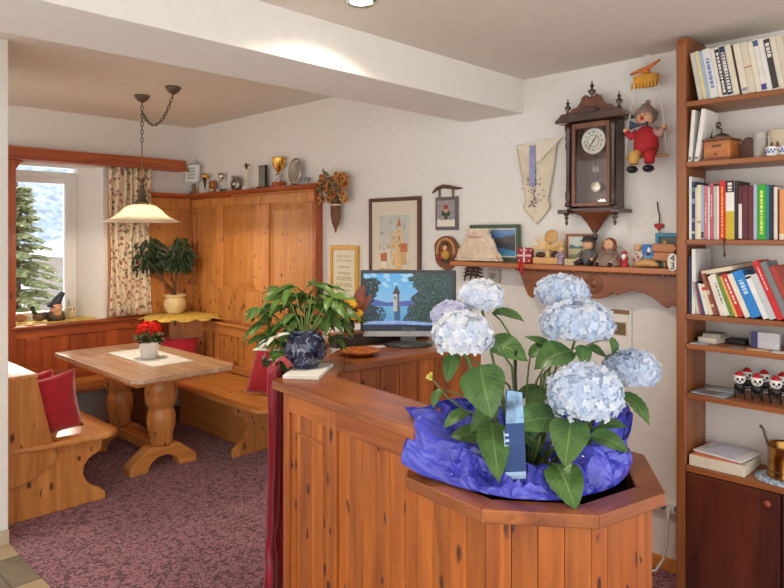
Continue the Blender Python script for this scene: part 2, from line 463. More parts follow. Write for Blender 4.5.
# window wall with an opening that narrows towards the window
b = MB()
b.box(-.36, 0, -.90, 0, 0, 2.9); b.box(-.36, 0, -5.6, -1.80, 0, 2.9)
b.box(-.36, 0, -1.80, -.90, 0, .925); b.box(-.36, 0, -1.80, -.90, 2.29, 2.9)
b.prism([(0, -.9), (-.36, -.9), (-.36, -1.05), (-.24, -1.03)], .925, 2.29)
b.prism([(0, -1.8), (-.24, -1.67), (-.36, -1.65), (-.36, -1.8)], .925, 2.29)
struct(b.build('wall_window', plaster))
struct(MB().box(1.30, 2.02, -2.40, -2.227, 0, 2.75).build('wall_left', plaster, bevel=.004))  # unseen length left out, a short pillar so daylight enters the alcove
struct(MB().box(3.65, 7.4, -5.6, .2, 2.6, 2.9).build('ceiling', ceilm))
struct(MB().box(-.36, 3.44, -5.6, .2, 2.75, 2.9).build('ceiling', ceilm))
struct(MB().box(3.427, 3.865, -5.6, 0, 2.40, 2.82).build('trim_1', plaster, bevel=.004))
struct(MB().box(2.2, 4.85, -.018, 0, 0, .065).build('baseboard_back', pineX, bevel=.004))
struct(MB().box(1.30, 2.035, -2.415, -2.40, 0, .075).box(2.02, 2.035, -2.40, -2.227, 0, .075).build('baseboard_left', plain('stone_skirting', rgb(196, 180, 156), .6)))
struct(MB().box(-.29, .0, -1.80, -.90, .915, .93).build('trim_2', white))
# window
wf = MB()
for y0, y1, z0, z1 in ((-1.70, -1.64, .93, 2.25), (-1.09, -1.03, .93, 2.25), (-1.64, -1.09, 2.19, 2.25), (-1.64, -1.09, .93, .97)): wf.box(-.33, -.27, y0, y1, z0, z1)
wo = struct(wf.build('window_1', white, bevel=.006))
ws = MB()
for y0, y1, z0, z1 in ((-1.65, -1.60, .96, 2.20), (-1.135, -1.085, .96, 2.20), (-1.60, -1.135, 2.145, 2.20), (-1.60, -1.135, .96, 1.005)): ws.box(-.315, -.255, y0, y1, z0, z1)
ws.build('window_sash', white, wo, bevel=.006)
MB().box(-.290, -.284, -1.61, -1.125, 1.0, 2.15).build('pane', glass, wo)
MB().box(-.255, -.235, -1.118, -1.102, 1.0, 1.02).box(-.24, -.23, -1.116, -1.104, 1.0, 1.10).build('window_handle', silver, wo, bevel=.003)
# ------------------------------------------------------------------ alcove: benches, panelling, table
def carved_leg(y0, sgn, depth, h):
    """carved bench end board: list of (y,z); foot front at y0, board runs to y0-sgn*depth"""
    P = [(0, 0), (0, .045), (.03, .075), (.075, .10), (.115, .14), (.135, .19), (.13, .24), (.10, .28), (.06, .30), (.03, .315), (.02, .34), (.02, h)]
    pts = [(y0-sgn*a, z) for a, z in P]+[(y0-sgn*depth, h), (y0-sgn*depth, 0), (y0-sgn*(depth-.02), 0)]
    return pts
def seat_poly(x0, x1, y0, y1, corner):
    """seat outline in XY, rounded at the free corners"""
    r = .13
    if corner == 'low':    # free edge at y1 (towards +Y), free end x1
        return [(x0, y0), (x1-.07, y0), (x1-.05, y0+.12)]+[(x1-.015, y1-r-.05)]+arc(x1-r, y1-r, r, 0, 90, 7)+[(x0, y1)]
    return [(x0, y1), (x0, y0)]+arc(x1-r, y0+r, r, -90, 0, 7)+[(x1, y1-.3), (x1, y1)]

# left settle
t = thing('settle', 'pine settle at the left, carved end board towards the camera', 'bench', (1.75, -2.19, 0))
def L(mb, *a, **k): return mb.build(*a, **k)
MB().prism(seat_poly(-1.27, .13, .04, .66, 'low'), .405, .44).build('seat', pineX, t, bevel=.012, seg=3)
MB().prism(carved_leg(.585, 1, .60, .405), 0, .032, 'X').build('end_board', pineZ, t, bevel=.005)
ck = [(-.015, .205), (.16, .235), (.205, .275), (.235, .285), (.275, .31), (.290, .35)]+[(.262, .43), (.225, .60), (.19, .76), (.175, .835), (-.015, .835)]
MB().prism(ck, .033, .06, 'X').build('back_cheek', pineZ, t, bevel=.006)
MB().box(-1.25, .033, .0, .035, .44, .82).build('backrest', pineX, t, bevel=.004)
MB().box(-1.25, .062, -.02, .18, .835, .86).build('back_ledge', pineX, t, bevel=.005)
MB().box(-1.25, -.05, .25, .275, .0, .405).build('front_board', pineX, t)

# bench under the window
t = thing('window_bench', 'long pine bench below the window between the two other benches', 'bench', (0, -1.3, 0))
MB().box(.03, .50, -.80, .68, .40, .435).build('seat', pineY, t, bevel=.010, seg=3)
b = MB()
for k in range(9): b.box(.004, .022, -.80+k*.2278, -.80+(k+1)*.2278-.003, .435, .90)
b.build('back_planks', railZ, t)
b = MB(); b.box(.022, .042, -.80, 1.25, .82, .905); b.box(.022, .042, -.80, 1.25, .435, .52)
for y in (-.80, -.25, .42, .92): b.box(.022, .040, y, y+.10, .52, .82)
b.build('back_frame', railY, t, bevel=.005)
for y in (-.80, -.02, .62): MB().box(.06, .44, y, y+.035, 0, .40).build('support_board', pineZ, t, bevel=.004)

t = thing('carton', 'pale grey carton standing on the carpet under the window bench', 'box', (.25, -1.60, 0))
MB().box(-.13, .13, -.20, .20, 0, .22).build('box', solid((176, 172, 166)), t, bevel=.004)
MB().box(-.135, .135, -.205, .205, .22, .26).build('lid', solid((196, 192, 186)), t, bevel=.004)
# bench along the back wall
t = thing('corner_bench', 'long pine bench against the tall panelled wall, with a carved end by the reception desk', 'bench', (0, -.02, 0))
MB().prism(seat_poly(.05, 2.12, -.64, -.05, 'hi'), .395, .43).build('seat', pineX, t, bevel=.012, seg=3)
MB().prism([(y, z) for y, z in carved_leg(-.60, -1, .55, .395)], 1.67, 1.705, 'X').build('end_board', pineZ, t, bevel=.005)
MB().box(.51, 1.67, -.40, -.375, 0, .395).build('front_board', pineX, t)
b = MB()
for k in range(5): b.box(.05+k*.42, .05+k*.42+.40, -.03, -.012, .43, .80)
b.build('back_planks', pineZ, t)
b = MB(); b.box(.05, 2.12, -.05, -.03, .76, .85); b.box(.05, 2.12, -.05, -.03, .43, .50)
for x in (.05, .38, .50, .92, 1.34, 1.46, 1.78, 2.04): b.box(x, x+.07, -.048, -.03, .50, .76)
b.build('back_frame', pineX, t, bevel=.006)
MB().box(.05, 2.14, -.075, 0, .85, .875).build('back_ledge', pineX, t, bevel=.005)

# tall panelling on the back wall
t = thing('wall_panelling', 'tall pine panelling with three raised fields on the back wall, carrying the trophies', 'panelling', (0, 0, 0))
b = MB(); xs = [0.05, .30, .54, .80, 1.06, 1.30, 1.54, 1.78, 1.985]
for x0, x1 in zip(xs, xs[1:]): b.box(x0, x1-.002, -.030, -.004, .88, 2.04)
b.build('back_boards', pineZ, t)
b = MB()
b.box(.04, 1.99, -.045, -.03, 1.95, 2.03); b.box(.04, 1.99, -.045, -.03, .895, 1.19)
for x0, x1 in ((.04, .09), (.505, .60), (1.17, 1.34), (1.84, 1.99)): b.box(x0, x1, -.045, -.03, 1.19, 1.95)
b.build('stile_frame', pineZ, t, bevel=.006)
for x0, x1 in ((.105, .49), (.615, 1.155), (1.355, 1.825)):
    b = MB(); X0, X1, Z0, Z1 = x0+.05, x1-.05, 1.26, 1.89
    b.m = 0
    o1 = b.vs([(x0, -.031, 1.205), (x1, -.031, 1.205), (x1, -.031, 1.935), (x0, -.031, 1.935)]); i1 = b.vs([(X0, -.043, Z0), (X1, -.043, Z0), (X1, -.043, Z1), (X0, -.043, Z1)])
    for k in range(4): b.face([o1[k], o1[(k+1) % 4], i1[(k+1) % 4], i1[k]])
    b.face(i1); b.build('raised_field', pineZ, t)
MB().box(1.985, 2.012, -.075, 0, .88, 2.03).build('side_board', railZ, t, bevel=.004)
b = MB()
for k in range(34): b.cbox((1.945, -.047, .93+k*.031), (.022, .012, .016), rot=(0, R(35), 0))
b.build('rope_carving', pineZ, t)
b = MB(); b.prism([(0, 2.028), (-.055, 2.028), (-.06, 2.045), (-.085, 2.055), (-.10, 2.075), (-.10, 2.085), (0, 2.085)], .02, 2.04, 'X'); b.build('cornice', railX, t, bevel=.003)
b = MB()
for k in range(58): b.box(.80+k*.0205, .80+k*.0205+.011, -.072, -.055, 2.028, 2.045)
b.build('dentil_trim', pineX, t)

# panelling beside the window
t = thing('corner_panelling', 'pine panelling between the window and the corner, behind the potted plant', 'panelling', (0, 0, 0))
b = MB()
for k in range(5): b.box(.004, .028, -.80+k*.158, -.80+(k+1)*.158-.003, .93, 2.04)
b.build('back_boards', pineZ, t)
b = MB(); b.box(.004, .05, -.86, -.80, .93, 2.08); b.box(.028, .045, -.80, -.05, 1.93, 2.04); b.box(.028, .045, -.80, -.05, .93, 1.0); b.build('edge_frame', pineZ, t, bevel=.005)
b = MB(); b.prism([(.028, 2.04), (.06, 2.045), (.075, 2.06), (.085, 2.085), (.005, 2.085), (.005, 2.04)], -.80, -.10, 'Y'); b.build('cornice', railY, t, bevel=.003)

# reddish board along the top of the window, and the post at its left
t = thing('curtain_board', 'long reddish pine board running above the window at curtain height', 'curtain board', (.0, -.9, 2.35))
MB().box(.003, .135, -.85, .745, -.052, .052).build('board', railY, t, bevel=.004)
MB().box(.135, .142, -.85, .78, -.052, -.030).build('lower_moulding', railY, t, bevel=.002)
t = thing('window_post', 'upright reddish pine post at the left edge of the window', 'post', (.02, -1.68, 0))
MB().box(-.015, .04, -.06, .052, 0, 2.298).build('post', railZ, t, bevel=.005)
MB().prism([(.05, 2.296), (.115, 2.296), (.085, 2.27), (.07, 2.245), (.052, 2.22)], -.01, .03, 'X').build('bracket', railZ, t, bevel=.003)
t = thing('junction_box', 'tiny grey box with dark knobs on the left end of the curtain board', 'fitting', (.03, -1.72, 2.41))
MB().box(-.02, .03, -.03, .05, -.10, .01).build('case', solid((170, 160, 140)), t, bevel=.006)
MB().ball((.034, .0, -.02), .011).ball((.034, .03, -.02), .011).build('knob', black, t)

# window board with yellow cloth
t = thing('window_sill_board', 'reddish pine window board on which the garden gnome stands', 'sill', (0, -1.3, .905))
MB().box(.002, .085, -.36, .85, 0, .025).build('board', railY, t, bevel=.006)
cl = MB().grid(40, 10, lambda u, v: (-.235+v*.30, -1.66+u*.74, .9325+.004*math.sin(u*50)*math.sin(v*9)+.002+.003*math.sin(u*17)), solid=None) if False else MB()
cl.grid(40, 10, lambda u, v: (-.235+v*.29, -1.655+u*.73-.04*v*u, .9345+.003*math.sin(u*50)*math.sin(v*9)))
yellow = plain('yellow_cloth', rgb(224, 190, 96), .85, spec=.2, var=.1, bumpy=.2, bscale=80)
tag(cl.build('sill_cloth', yellow, None, solid=.002), 'narrow pale yellow cloth spread along the window sill', 'cloth')

# corner shelf and cloth
t = thing('corner_shelf', 'small pine corner shelf beneath the potted plant', 'shelf', (0, 0, .905))
MB().prism([(.052, -.05), (.052, -.52), (.15, -.55), (.34, -.46), (.46, -.32), (.50, -.22), (.50, -.05)], 0, .025).build('board', pineX, t, bevel=.006)
MB().prism([(.055, -.30), (.30, -.055), (.27, -.055), (.055, -.27)], -.445, -.002).build('support_board', pineZ, t, bevel=.006)
cl = MB()
def clf(u, v):
    a = R(-97+u*104); r = (.50+.05*math.sin(u*3.1)+.018*math.sin(u*33))*v
    x, y = .10+r*math.cos(a)*.98, -.10+r*math.sin(a)*1.0
    x = max(x, .095)
    z = .937+.002*math.sin(u*33)*v
    if v > .82: z -= (v-.82)*.22*(1+.5*math.sin(u*33))
    return (x, y, max(z, .90))
cl.grid(48, 10, clf)
tag(cl.build('corner_cloth', yellow, None, solid=.002), 'crumpled yellow cloth on the corner shelf under the beige flowerpot', 'cloth')

# potted plant in the corner
t = thing('potted_ficus', 'bushy dark green plant in a round beige pot in the corner on yellow cloth', 'plant', (.215, -.315, .940))
MB().lathe([(.0, 0), (.062, 0), (.078, .02), (.098, .06), (.104, .095), (.098, .125), (.086, .145), (.084, .155), (.098, .162), (.100, .182), (.088, .184), (.084, .165), (.0, .160)], seg=32).build('flower_pot', plain('beige_stoneware', rgb(222, 200, 150), .5, var=.05), t)
MB().lathe([(0, .163), (.083, .163), (.0, .172)], seg=24).build('potting_soil', soil, t)
b = MB()
rr = random.Random(3); ends = []
for k in range(9):
    a = k*.75; e = V((-.16+.30*rr.random()-.08, -.26+.36*rr.random()-.02, .42+.2*rr.random()))
    if k % 3 == 0: e = V((-.09, -.32+.1*rr.random(), .45+.2*rr.random()))
    ends.append(e)
    b.tube([(.02*math.cos(a), .02*math.sin(a), .165), (e.x*.3, e.y*.3, .30), tuple(e)], [.005, .004, .003], 6)
b.build('stems', stemb, t)
def small_leaf(b, p, d, up, L_, W):
    d = d.normalized(); s = d.cross(up)
    if s.length < 1e-3: s = V((1, 0, 0))
    s.normalize(); n = s.cross(d)
    q = [p, p+d*L_*.35+s*W*.5+n*.003, p+d*L_*.75+s*W*.38, p+d*L_-n*.01, p+d*L_*.75-s*W*.38, p+d*L_*.35-s*W*.5+n*.003, p+d*L_*.5-n*.004]
    v = b.vs(q)
    for i, j in ((0, 1), (1, 2), (2, 3), (3, 4), (4, 5), (5, 0)): b.face([v[i], v[j], v[6]], False)
b = MB()
for k in range(620):
    # two drooping masses of foliage
    if k % 5 < 3: c = V((-.12, -.21, .59)); s = V((.13, .20, .17))
    else: c = V((.04, .03, .59)); s = V((.12, .10, .17))
    while True:
        q = V((rr.uniform(-1, 1), rr.uniform(-1, 1), rr.uniform(-1, 1)))
        if q.length < 1: break
    p = c+V((q.x*s.x, q.y*s.y, q.z*s.z-.08*abs(q.y)))
    if p.x < -.175: p.x = -.175
    d = V((q.x+rr.uniform(-.5, .5), q.y+rr.uniform(-.5, .5), -.7+rr.uniform(-.5, .6)))
    if p.x < -.15: d.x = abs(d.x)
    small_leaf(b, p, d, V((rr.uniform(.2, 1), -rr.uniform(.2, 1), .8)), rr.uniform(.05, .085), rr.uniform(.022, .034))
o = b.build('foliage', plain('dark_ficus_green', rgb(46, 66, 36), .45, var=.3), t, norm=False); o['kind'] = 'stuff'

# curtain
b = MB()
def cu(u, v):
    ph = u*math.pi*2*6.5
    y = -.885+.375*u+.012*math.sin(v*5+u*9)+(1-v)*.02*(u-.5)
    x = .112+.022*math.sin(ph+.4*math.sin(v*3))+.006*math.sin(ph*2.3+v*2)
    return (x, y, .95+v*1.344+.006*math.sin(ph)*(1-v))
b.grid(110, 16, cu)
t = thing('curtain', 'gathered cream curtain with reddish and green flower print beside the window', 'curtain', (0, 0, 0))
b.build('curtain_cloth', floral, t, solid=.002)

# table
t = thing('dining_table', 'pine trestle table with two turned columns in the middle of the corner benches', 'table', (1.19, -1.09, 0))
c = .06; X, Y_ = .73, .385
MB().prism([(-X, -Y_+.02), (-X+.02, -Y_), (X-c, -Y_), (X, -Y_+c), (X, Y_-c), (X-c, Y_), (-X+c, Y_), (-X, Y_-c)], .715, .75).build('tabletop', tabX, t, bevel=.006, seg=3)
b = MB(); b.box(-.52, .56, -.30, -.275, .66, .715); b.box(-.52, .56, .275, .30, .66, .715); b.box(.535, .56, -.275, .275, .66, .715); b.box(-.52, -.495, -.275, .275, .66, .715); b.build('apron', pineX, t, bevel=.004)
for x in (.31, -.39):
    MB().lathe([(.0, .17), (.075, .17), (.082, .19), (.080, .24), (.098, .30), (.102, .36), (.098, .40), (.085, .425), (.083, .44), (.108, .47), (.115, .52), (.112, .55), (.114, .553), (.113, .59), (.10, .625), (.098, .64), (.105, .66), (.105, .714), (0, .714)], (x, 0, 0), 32).build('column', pineZ, t)
    P = [(-.255, 0), (-.255, .05), (-.235, .075), (-.12, .165), (-.09, .172), (.09, .172), (.12, .165), (.235, .075), (.255, .05), (.255, 0), (.12, 0)]+[(.12*math.cos(R(a)), .10*math.sin(R(a))) for a in range(15, 180, 15)]+[(-.12, 0)]
    MB().prism(P, x-.055, x+.055, 'X').build('trestle_foot', pineY, t, bevel=.008, seg=3)
MB().box(-.335, .255, -.035, .035, .09, .165).build('stretcher', pineX, t, bevel=.006)

# things on the table
b = MB(); b.grid(30, 14, lambda u, v: (.79+.79*u, -1.19+.32*v+.02*(1-u)*v, .7525+.0012*math.sin(u*40)*math.sin(v*20)))
tag(b.build('table_runner', plain('white_linen', rgb(226, 226, 222), .9, var=.04, bumpy=.25, bscale=220), None, solid=.0015), 'white woven runner lying across the pine table', 'tablecloth')
t = thing('flowering_plant', 'plant with bright red flowers in a white pot on the table runner', 'plant', (1.24, -1.055, .7545))
MB().lathe([(0, 0), (.058, 0), (.063, .01), (.074, .105), (.078, .108), (.079, .120), (.074, .121), (.070, .108), (0, .100)], seg=32).build('flower_pot', white, t)
b = MB()
for k in range(46):
    a = rr.uniform(0, 6.28); r = rr.uniform(.02, .075); p = V((r*math.cos(a), r*math.sin(a), .12+rr.uniform(0, .05)))
    small_leaf(b, p, V((math.cos(a), math.sin(a), rr.uniform(-.2, .5))), V((.2, -.2, 1)), rr.uniform(.04, .06), rr.uniform(.035, .05))
b.build('leaves', green1, t, norm=False)['kind'] = 'stuff'
b = MB()
for k in range(9):
    a = k*2.4; b.tube([(0, 0, .10), (.06*math.cos(a)*(k/9), .06*math.sin(a)*(k/9), .22)], .003, 5)
b.build('stems', stemg, t)
b = MB()
for k in range(150):
    z = rr.uniform(-.3, 1); a = rr.uniform(0, 6.28); q = V((math.cos(a)*math.sqrt(max(0, 1-z*z)), math.sin(a)*math.sqrt(max(0, 1-z*z)), z))
    p = V((q.x*.088, q.y*.088, .215+q.z*.055+rr.uniform(-.01, .01)))
    s = q.cross(V((0.3, 0.1, 1))).normalized(); u_ = s.cross(q).normalized(); r = rr.uniform(.013, .019)
    ce = b.vs([p+q*.004])[0]; rg = b.vs([p+(s*math.cos(i*1.0472)+u_*math.sin(i*1.0472))*r*(1 if i % 2 else .7) for i in range(6)])
    for i in range(6): b.face([ce, rg[i], rg[(i+1) % 6]])
b.build('flower_cluster', petalm('red_petals', rgb(206, 22, 20), rgb(238, 60, 40)), t, norm=False)['kind'] = 'stuff'

# cushions
def cushion(label, loc, rot, w=.40, h=.40, d=.13):
    t = thing('cushion', label, 'cushion', loc, rot=rot, group='red bench cushions')
    def f(sg):
        def g(u, v):
            x, z = (u-.5)*2, (v-.5)*2
            k = 1-.10*(1-abs(x)**2)*abs(z)**3
            prof = max(0, (1-x*x)*(1-z*z))**.5
            return (x*w/2*(1-.07*(1-z*z)), sg*d/2*prof+.004*math.sin(7*x+3*z), z*h/2*(1-.07*(1-x*x))+h/2)
        return g
    b = MB(); b.grid(16, 16, f(1)); b.grid(16, 16, f(-1)); bmesh.ops.remove_doubles(b.bm, verts=b.bm.verts, dist=.006)
    b.build('cover', redcl, t)
    return t
cushion('front red cushion leaning inside the end of the left settle', (1.69, -1.925, .441), (R(5), R(-9), R(84)), .43, .38, .14)
cushion('red cushion half hidden behind the front one on the left settle', (1.53, -1.985, .441), (R(6), R(-6), R(80)), .36, .38)
cushion('small red cushion in the far corner behind the table', (.37, -.37, .440), (R(-10), 0, R(45)), .36, .30)
cushion('pinkish red cushion on the right-hand bench, next to the reception desk', (1.76, -.36, .432), (R(-16), R(8), R(30)), .36, .37, .14)

# gnome and small figures on the sill
t = thing('garden_gnome', 'garden gnome with a tall bent dark hat on the window sill', 'figurine', (-.10, -1.27, .938))
b = MB(); b.lathe([(0, 0), (.065, 0), (.075, .03), (.066, .065), (.045, .085), (0, .09)], seg=20); b.build('body', solid((92, 74, 52)), t)
MB().lathe([(0, .0), (.04, .005), (.052, .04), (.045, .08), (0, .10)], (.01, 0, .055), 18).build('face', skin, t)
MB().ball((.062, 0, .095), .014).build('nose', skin, t)
MB().lathe([(0, 0), (.03, .005), (.042, .04), (.03, .065), (0, .07)], (.035, 0, .02), 16).build('beard', solid((196, 150, 96)), t)
MB().tube([(-.005, -.01, .105), (-.005, .0, .14), (-.002, .02, .18), (0, .045, .215), (0, .06, .24)], [.062, .046, .034, .026, .022], 14).build('hat', solid((52, 58, 70)), t)
b = MB(); b.ball((.03, -.05, .015), (.035, .022, .016)); b.ball((.03, .05, .015), (.035, .022, .016)); b.build('boots', black, t)
t = thing('duck_figurine', 'dark green headed duck figure beside the garden gnome', 'figurine', (-.11, -1.395, .938))
MB().ball((0, 0, .04), (.045, .06, .04)).build('body', solid((110, 84, 60)), t)
MB().tube([(0, -.03, .06), (0, -.05, .09), (0, -.055, .11)], [.02, .016, .014], 10).ball((0, -.06, .118), .022).build('head', solid((30, 60, 44)), t)
MB().ball((0, -.09, .112), (.01, .018, .006)).build('beak', solid((210, 160, 60)), t)
MB().ball((.01, .03, .05), (.038, .04, .03)).build('wing', solid((60, 50, 40)), t)
t = thing('owl_figurine', 'small beige owl figure at the right of the gnome on the sill', 'figurine', (-.13, -1.13, .938))
MB().lathe([(0, 0), (.03, 0), (.036, .03), (.030, .06), (.034, .085), (.026, .105), (0, .112)], seg=16).build('body', solid((208, 190, 150)), t)
b = MB(); b.ball((.028, -.012, .085), .008); b.ball((.028, .012, .085), .008); b.build('eyes', solid((90, 70, 50)), t)
t = thing('sea_shell', 'brown spiral shell at the left end of the window sill', 'shell', (-.13, -1.545, .938))
MB().lathe([(0, -.07), (.02, -.05), (.036, -.02), (.04, .0), (.03, .02), (.022, .024), (.02, .04), (.01, .05), (0, .06)], (0, 0, 0), 18).build('whorl', solid((170, 120, 80)), t, rot=(R(90), 0, 0), loc=(0, 0, .04))

# pendant lamp
t = thing('pendant_lamp', 'pendant lamp with a wide white glass shade on a chain above the table', 'lamp', (1.139, -1.065, 2.75))
b = MB()
po = [(.045, -.835), (.075, -.838), (.105, -.848), (.135, -.870), (.165, -.900), (.20, -.928), (.24, -.950), (.287, -.966)]
b.lathe(po+[(.286, -.970)]+[(r-.004, z-.006) for r, z in reversed(po)], seg=56); b.build('lamp_shade', alab, t)
MB().lathe([(0, 0), (.055, 0), (.056, -.012), (.04, -.035), (.02, -.05), (.008, -.056), (0, -.056)], seg=24).build('ceiling_canopy', bronze, t)
MB().lathe([(0, 0), (.055, 0), (.056, -.012), (.04, -.035), (.02, -.05), (.008, -.056), (0, -.056)], (.442, .026, 0), 24).build('ceiling_canopy', bronze, t)
def chain(pts, ln=.030, r=.0035, w=.010):
    P = [V(p) for p in pts]; b = MB(); d = 0; k = 0
    seglen = [(P[i+1]-P[i]).length for i in range(len(P)-1)]; tot = sum(seglen); s = ln/2
    while s < tot:
        q = s; i = 0
        while i < len(seglen)-1 and q > seglen[i]: q -= seglen[i]; i += 1
        c = P[i]+(P[i+1]-P[i])*(q/seglen[i]); dr = (P[i+1]-P[i]).normalized()
        sd = dr.cross(V((.3, .9, .1))).normalized()
        if k % 2: sd = sd.cross(dr).normalized()
        b.tube([c+dr*(ln*.62*math.cos(a))+sd*(w*math.sin(a)) for a in [2*math.pi*j/10 for j in range(10)]], r, 5, closed=True)
        s += ln; k += 1
    return b
cp = [(.442, .026, -.055)]+[(.442-.442*u, .026-.026*u, -.055-.07*u-.62*u*(1-u)) for u in [i/14 for i in range(1, 15)]]
chain(cp).build('chain', bronze, t)
chain([(0, 0, -.055), (0, 0, -.39)]).build('chain', bronze, t)
MB().tube([(0, 0, -.38), (0, 0, -.64)], .004, 8).build('rod', brass, t)
b = MB(); b.lathe([(0, -.635), (.01, -.64), (.016, -.66), (.008, -.68), (.018, -.70), (.022, -.75), (.03, -.79), (.05, -.815), (.052, -.836), (.02, -.838), (0, -.838)], seg=20)
for k in range(3):
    a = k*2.094+.4; b.tube([(.015*math.cos(a), .015*math.sin(a), -.66), (.05*math.cos(a), .05*math.sin(a), -.625), (.06*math.cos(a), .06*math.sin(a), -.65)], .003, 6)
    b.tube([(.02*math.cos(a), .02*math.sin(a), -.77), (.065*math.cos(a), .065*math.sin(a), -.77), (.075*math.cos(a), .075*math.sin(a), -.80), (.06*math.cos(a), .06*math.sin(a), -.825)], .004, 6)
b.build('lamp_holder', bronze, t)
MB().ball((0, 0, -.90), (.03, .03, .04)).build('bulb', bulbm, t)
light('pendant_light', 'POINT', (1.139, -1.065, 2.75-.93), 16, (1, .86, .68), shadow_soft_size=.04)

# recessed spotlight
def spot(x, y, label):
    t = thing('ceiling_spotlight', label, 'lamp', (x, y, 2.6))
    MB().lathe([(.062, 0), (.064, -.006), (.058, -.010), (.045, -.006), (.043, -.001), (.05, 0), (.062, 0)], seg=36, cap=False).build('trim_ring', silver, t)
    MB().lathe([(0, -.004), (.044, -.004), (.044, -.002), (0, -.002)], seg=30).build('lamp_glass', downm, t)
    light('spotlight_light', 'SPOT', (x, y, 2.58), 22, (1, .88, .68), spot_size=R(150), spot_blend=.6, shadow_soft_size=.05)
spot(4.147, -1.574, 'small recessed spotlight in the ceiling near the white beam')
# ------------------------------------------------------------------ outside the window
snow = plain('snow', rgb(236, 240, 246), .9, spec=.1, var=.02)
o = MB().box(-90, -.8, -40, 60, -3.2, -3.0).build('ground', snow); struct(o)
b = MB()
def hill(u, v):
    y = -70+u*220; x = -95-v*90
    return (x, y, -3+v*(46+10*math.sin(u*5)+5*math.sin(u*13))+1.5*NZ.noise(V((u*30, v*20, 0))))
b.grid(60, 24, hill)
def hillm():
    m, t, bb = nt('hazy_snowy_forest_slope'); v = coords(t)
    t.links.new(ramp(t, noise(t, v, .35, 6, .7), [(.40, rgb(122, 138, 160)), (.58, rgb(178, 190, 204))]), bb.inputs['Base Color']); bb.inputs['Roughness'].default_value = 1  # snow and forest tones, paled by distance haze put into the colour
    return m
struct(b.build('hills', hillm()))
housew = plain('pale_house_wall', rgb(150, 138, 128), .9)
def house(label, x, y, w, d, h, rh):
    t = thing('house', label, 'house', (x, y, -3.0))
    MB().box(-d/2, d/2, -w/2, w/2, 0, h).build('walls', housew, t)
    MB().prism([(-w/2-.5, h-.1), (w/2+.5, h-.1), (0, h+rh)], -d/2-.4, d/2+.4, 'X').build('roof', snow, t)
    for k in range(3):
        MB().box(d/2, d/2+.06, -w/2+1.0+k*w/3.2, -w/2+1.9+k*w/3.2, h*.45, h*.45+1.2).build('window', solid((120, 126, 136)), t)
house('snow covered house beyond the window, the larger one', -34, 16.0, 12, 8, 3.6, 2.6)
house('low snow roofed house beyond the window behind the spruce', -46, 25, 14, 8, 4.5, 2.2)
t = thing('spruce_tree', 'spruce tree with drooping branches outside the window', 'tree', (-7.35, .50, -3.0)); t.scale = (.95, .95, .68)
MB().tube([(0, 0, 0), (0, 0, 4), (0, 0, 8.5)], [.16, .11, .02], 8).build('trunk', stemb, t)
b = MB(); rr = random.Random(11)
for k in range(120):
    z = 1.3+k*.058; L_ = max(.2, (8.6-z)*.27)*rr.uniform(.75, 1.15); a = k*2.4+rr.uniform(-.3, .3)
    for i in range(13):
        f = (i+1.5)/14; p = V((math.cos(a)*L_*f, math.sin(a)*L_*f, z+.12*f-.42*f*f*L_))
        for sd in (-1, 1, 0, -.5, .5):
            d = V((math.cos(a+sd*.9), math.sin(a+sd*.9), rr.uniform(-.9, -.2)))
            small_leaf(b, p, d, V((.5, -.3, 1)), .26*(1.2-f*.5)*rr.uniform(.6, 1.2), .085)
o = b.build('needles', plain('spruce_green', rgb(134, 138, 92), .8, var=.3), t, norm=False); o['kind'] = 'stuff'

# ------------------------------------------------------------------ trophies on the panelling
TZ = 2.0855; TY = -.052
def trophy(label, x, cat='trophy', y=TY, name='trophy'):
    return thing(name, label, cat, (x, y, TZ))
t = thing('wall_notice', 'white framed notice in the corner above the end of the panelling', 'notice', (.15, -.10, 2.20), R(24))
MB().box(-.075, .075, -.02, .02, 0, .165).build('frame', white, t, bevel=.005)
picture('print', t, .115, .125, 6, 12, lambda u, v: (150, 160, 150) if int(v*12) % 3 == 1 and .15 < u < .85 else (206, 212, 204), printm, loc=(0, -.0215, .02))
t = trophy('small brown bear figure below the white framed notice', .10, 'figurine', name='bear_figurine')
MB().ball((0, 0, .032), (.026, .022, .034)).build('body', solid((140, 104, 70)), t)
b = MB(); b.ball((0, -.005, .075), .021); b.build('head', solid((150, 112, 76)), t)
for s_ in (-1, 1): MB().ball((s_*.016, 0, .093), .008).build('ear', solid((120, 84, 56)), t)
for s_ in (-1, 1): MB().ball((s_*.022, -.018, .014), (.014, .014, .014)).build('paw', solid((150, 112, 76)), t)
t = trophy('slim trophy with a golden ball on top, leftmost of the trophies', .30)
MB().lathe([(0, 0), (.035, 0), (.035, .012), (.018, .022), (.012, .05), (0, .05)], seg=20).build('base', plain('pale_marble', rgb(216, 206, 196), .3), t)
MB().lathe([(0, .05), (.008, .05), (.01, .08), (.016, .12), (.020, .135), (0, .135)], seg=16).build('stem', solid((60, 44, 36)), t)
MB().ball((0, 0, .165), .030).tube([(-.045, 0, .18), (-.035, 0, .15), (-.01, 0, .137)], .006, 6).tube([(.045, 0, .185), (.035, 0, .15), (.01, 0, .137)], .006, 6).build('golden_ball', gold, t)
t = trophy('small square wooden plaque with a gold disc, right of the slim trophy', .44, 'plaque', name='plaque')
MB().box(-.05, .05, -.012, .012, 0, .112).build('board', solid((150, 96, 52)), t, bevel=.004)
MB().lathe([(0, 0), (.026, 0), (.026, .004), (0, .006)], seg=20).build('disc', gold, t, rot=(R(90), 0, 0), loc=(0, -.012, .072))
MB().box(-.028, .028, -.016, -.012, .010, .032).build('name_plate', cream, t)
t = trophy('little silver cup on a green and white stone base', .60)
MB().box(-.055, .005, -.025, .025, 0, .022, 0).build('base', solid((196, 204, 196), .3), t, bevel=.003)
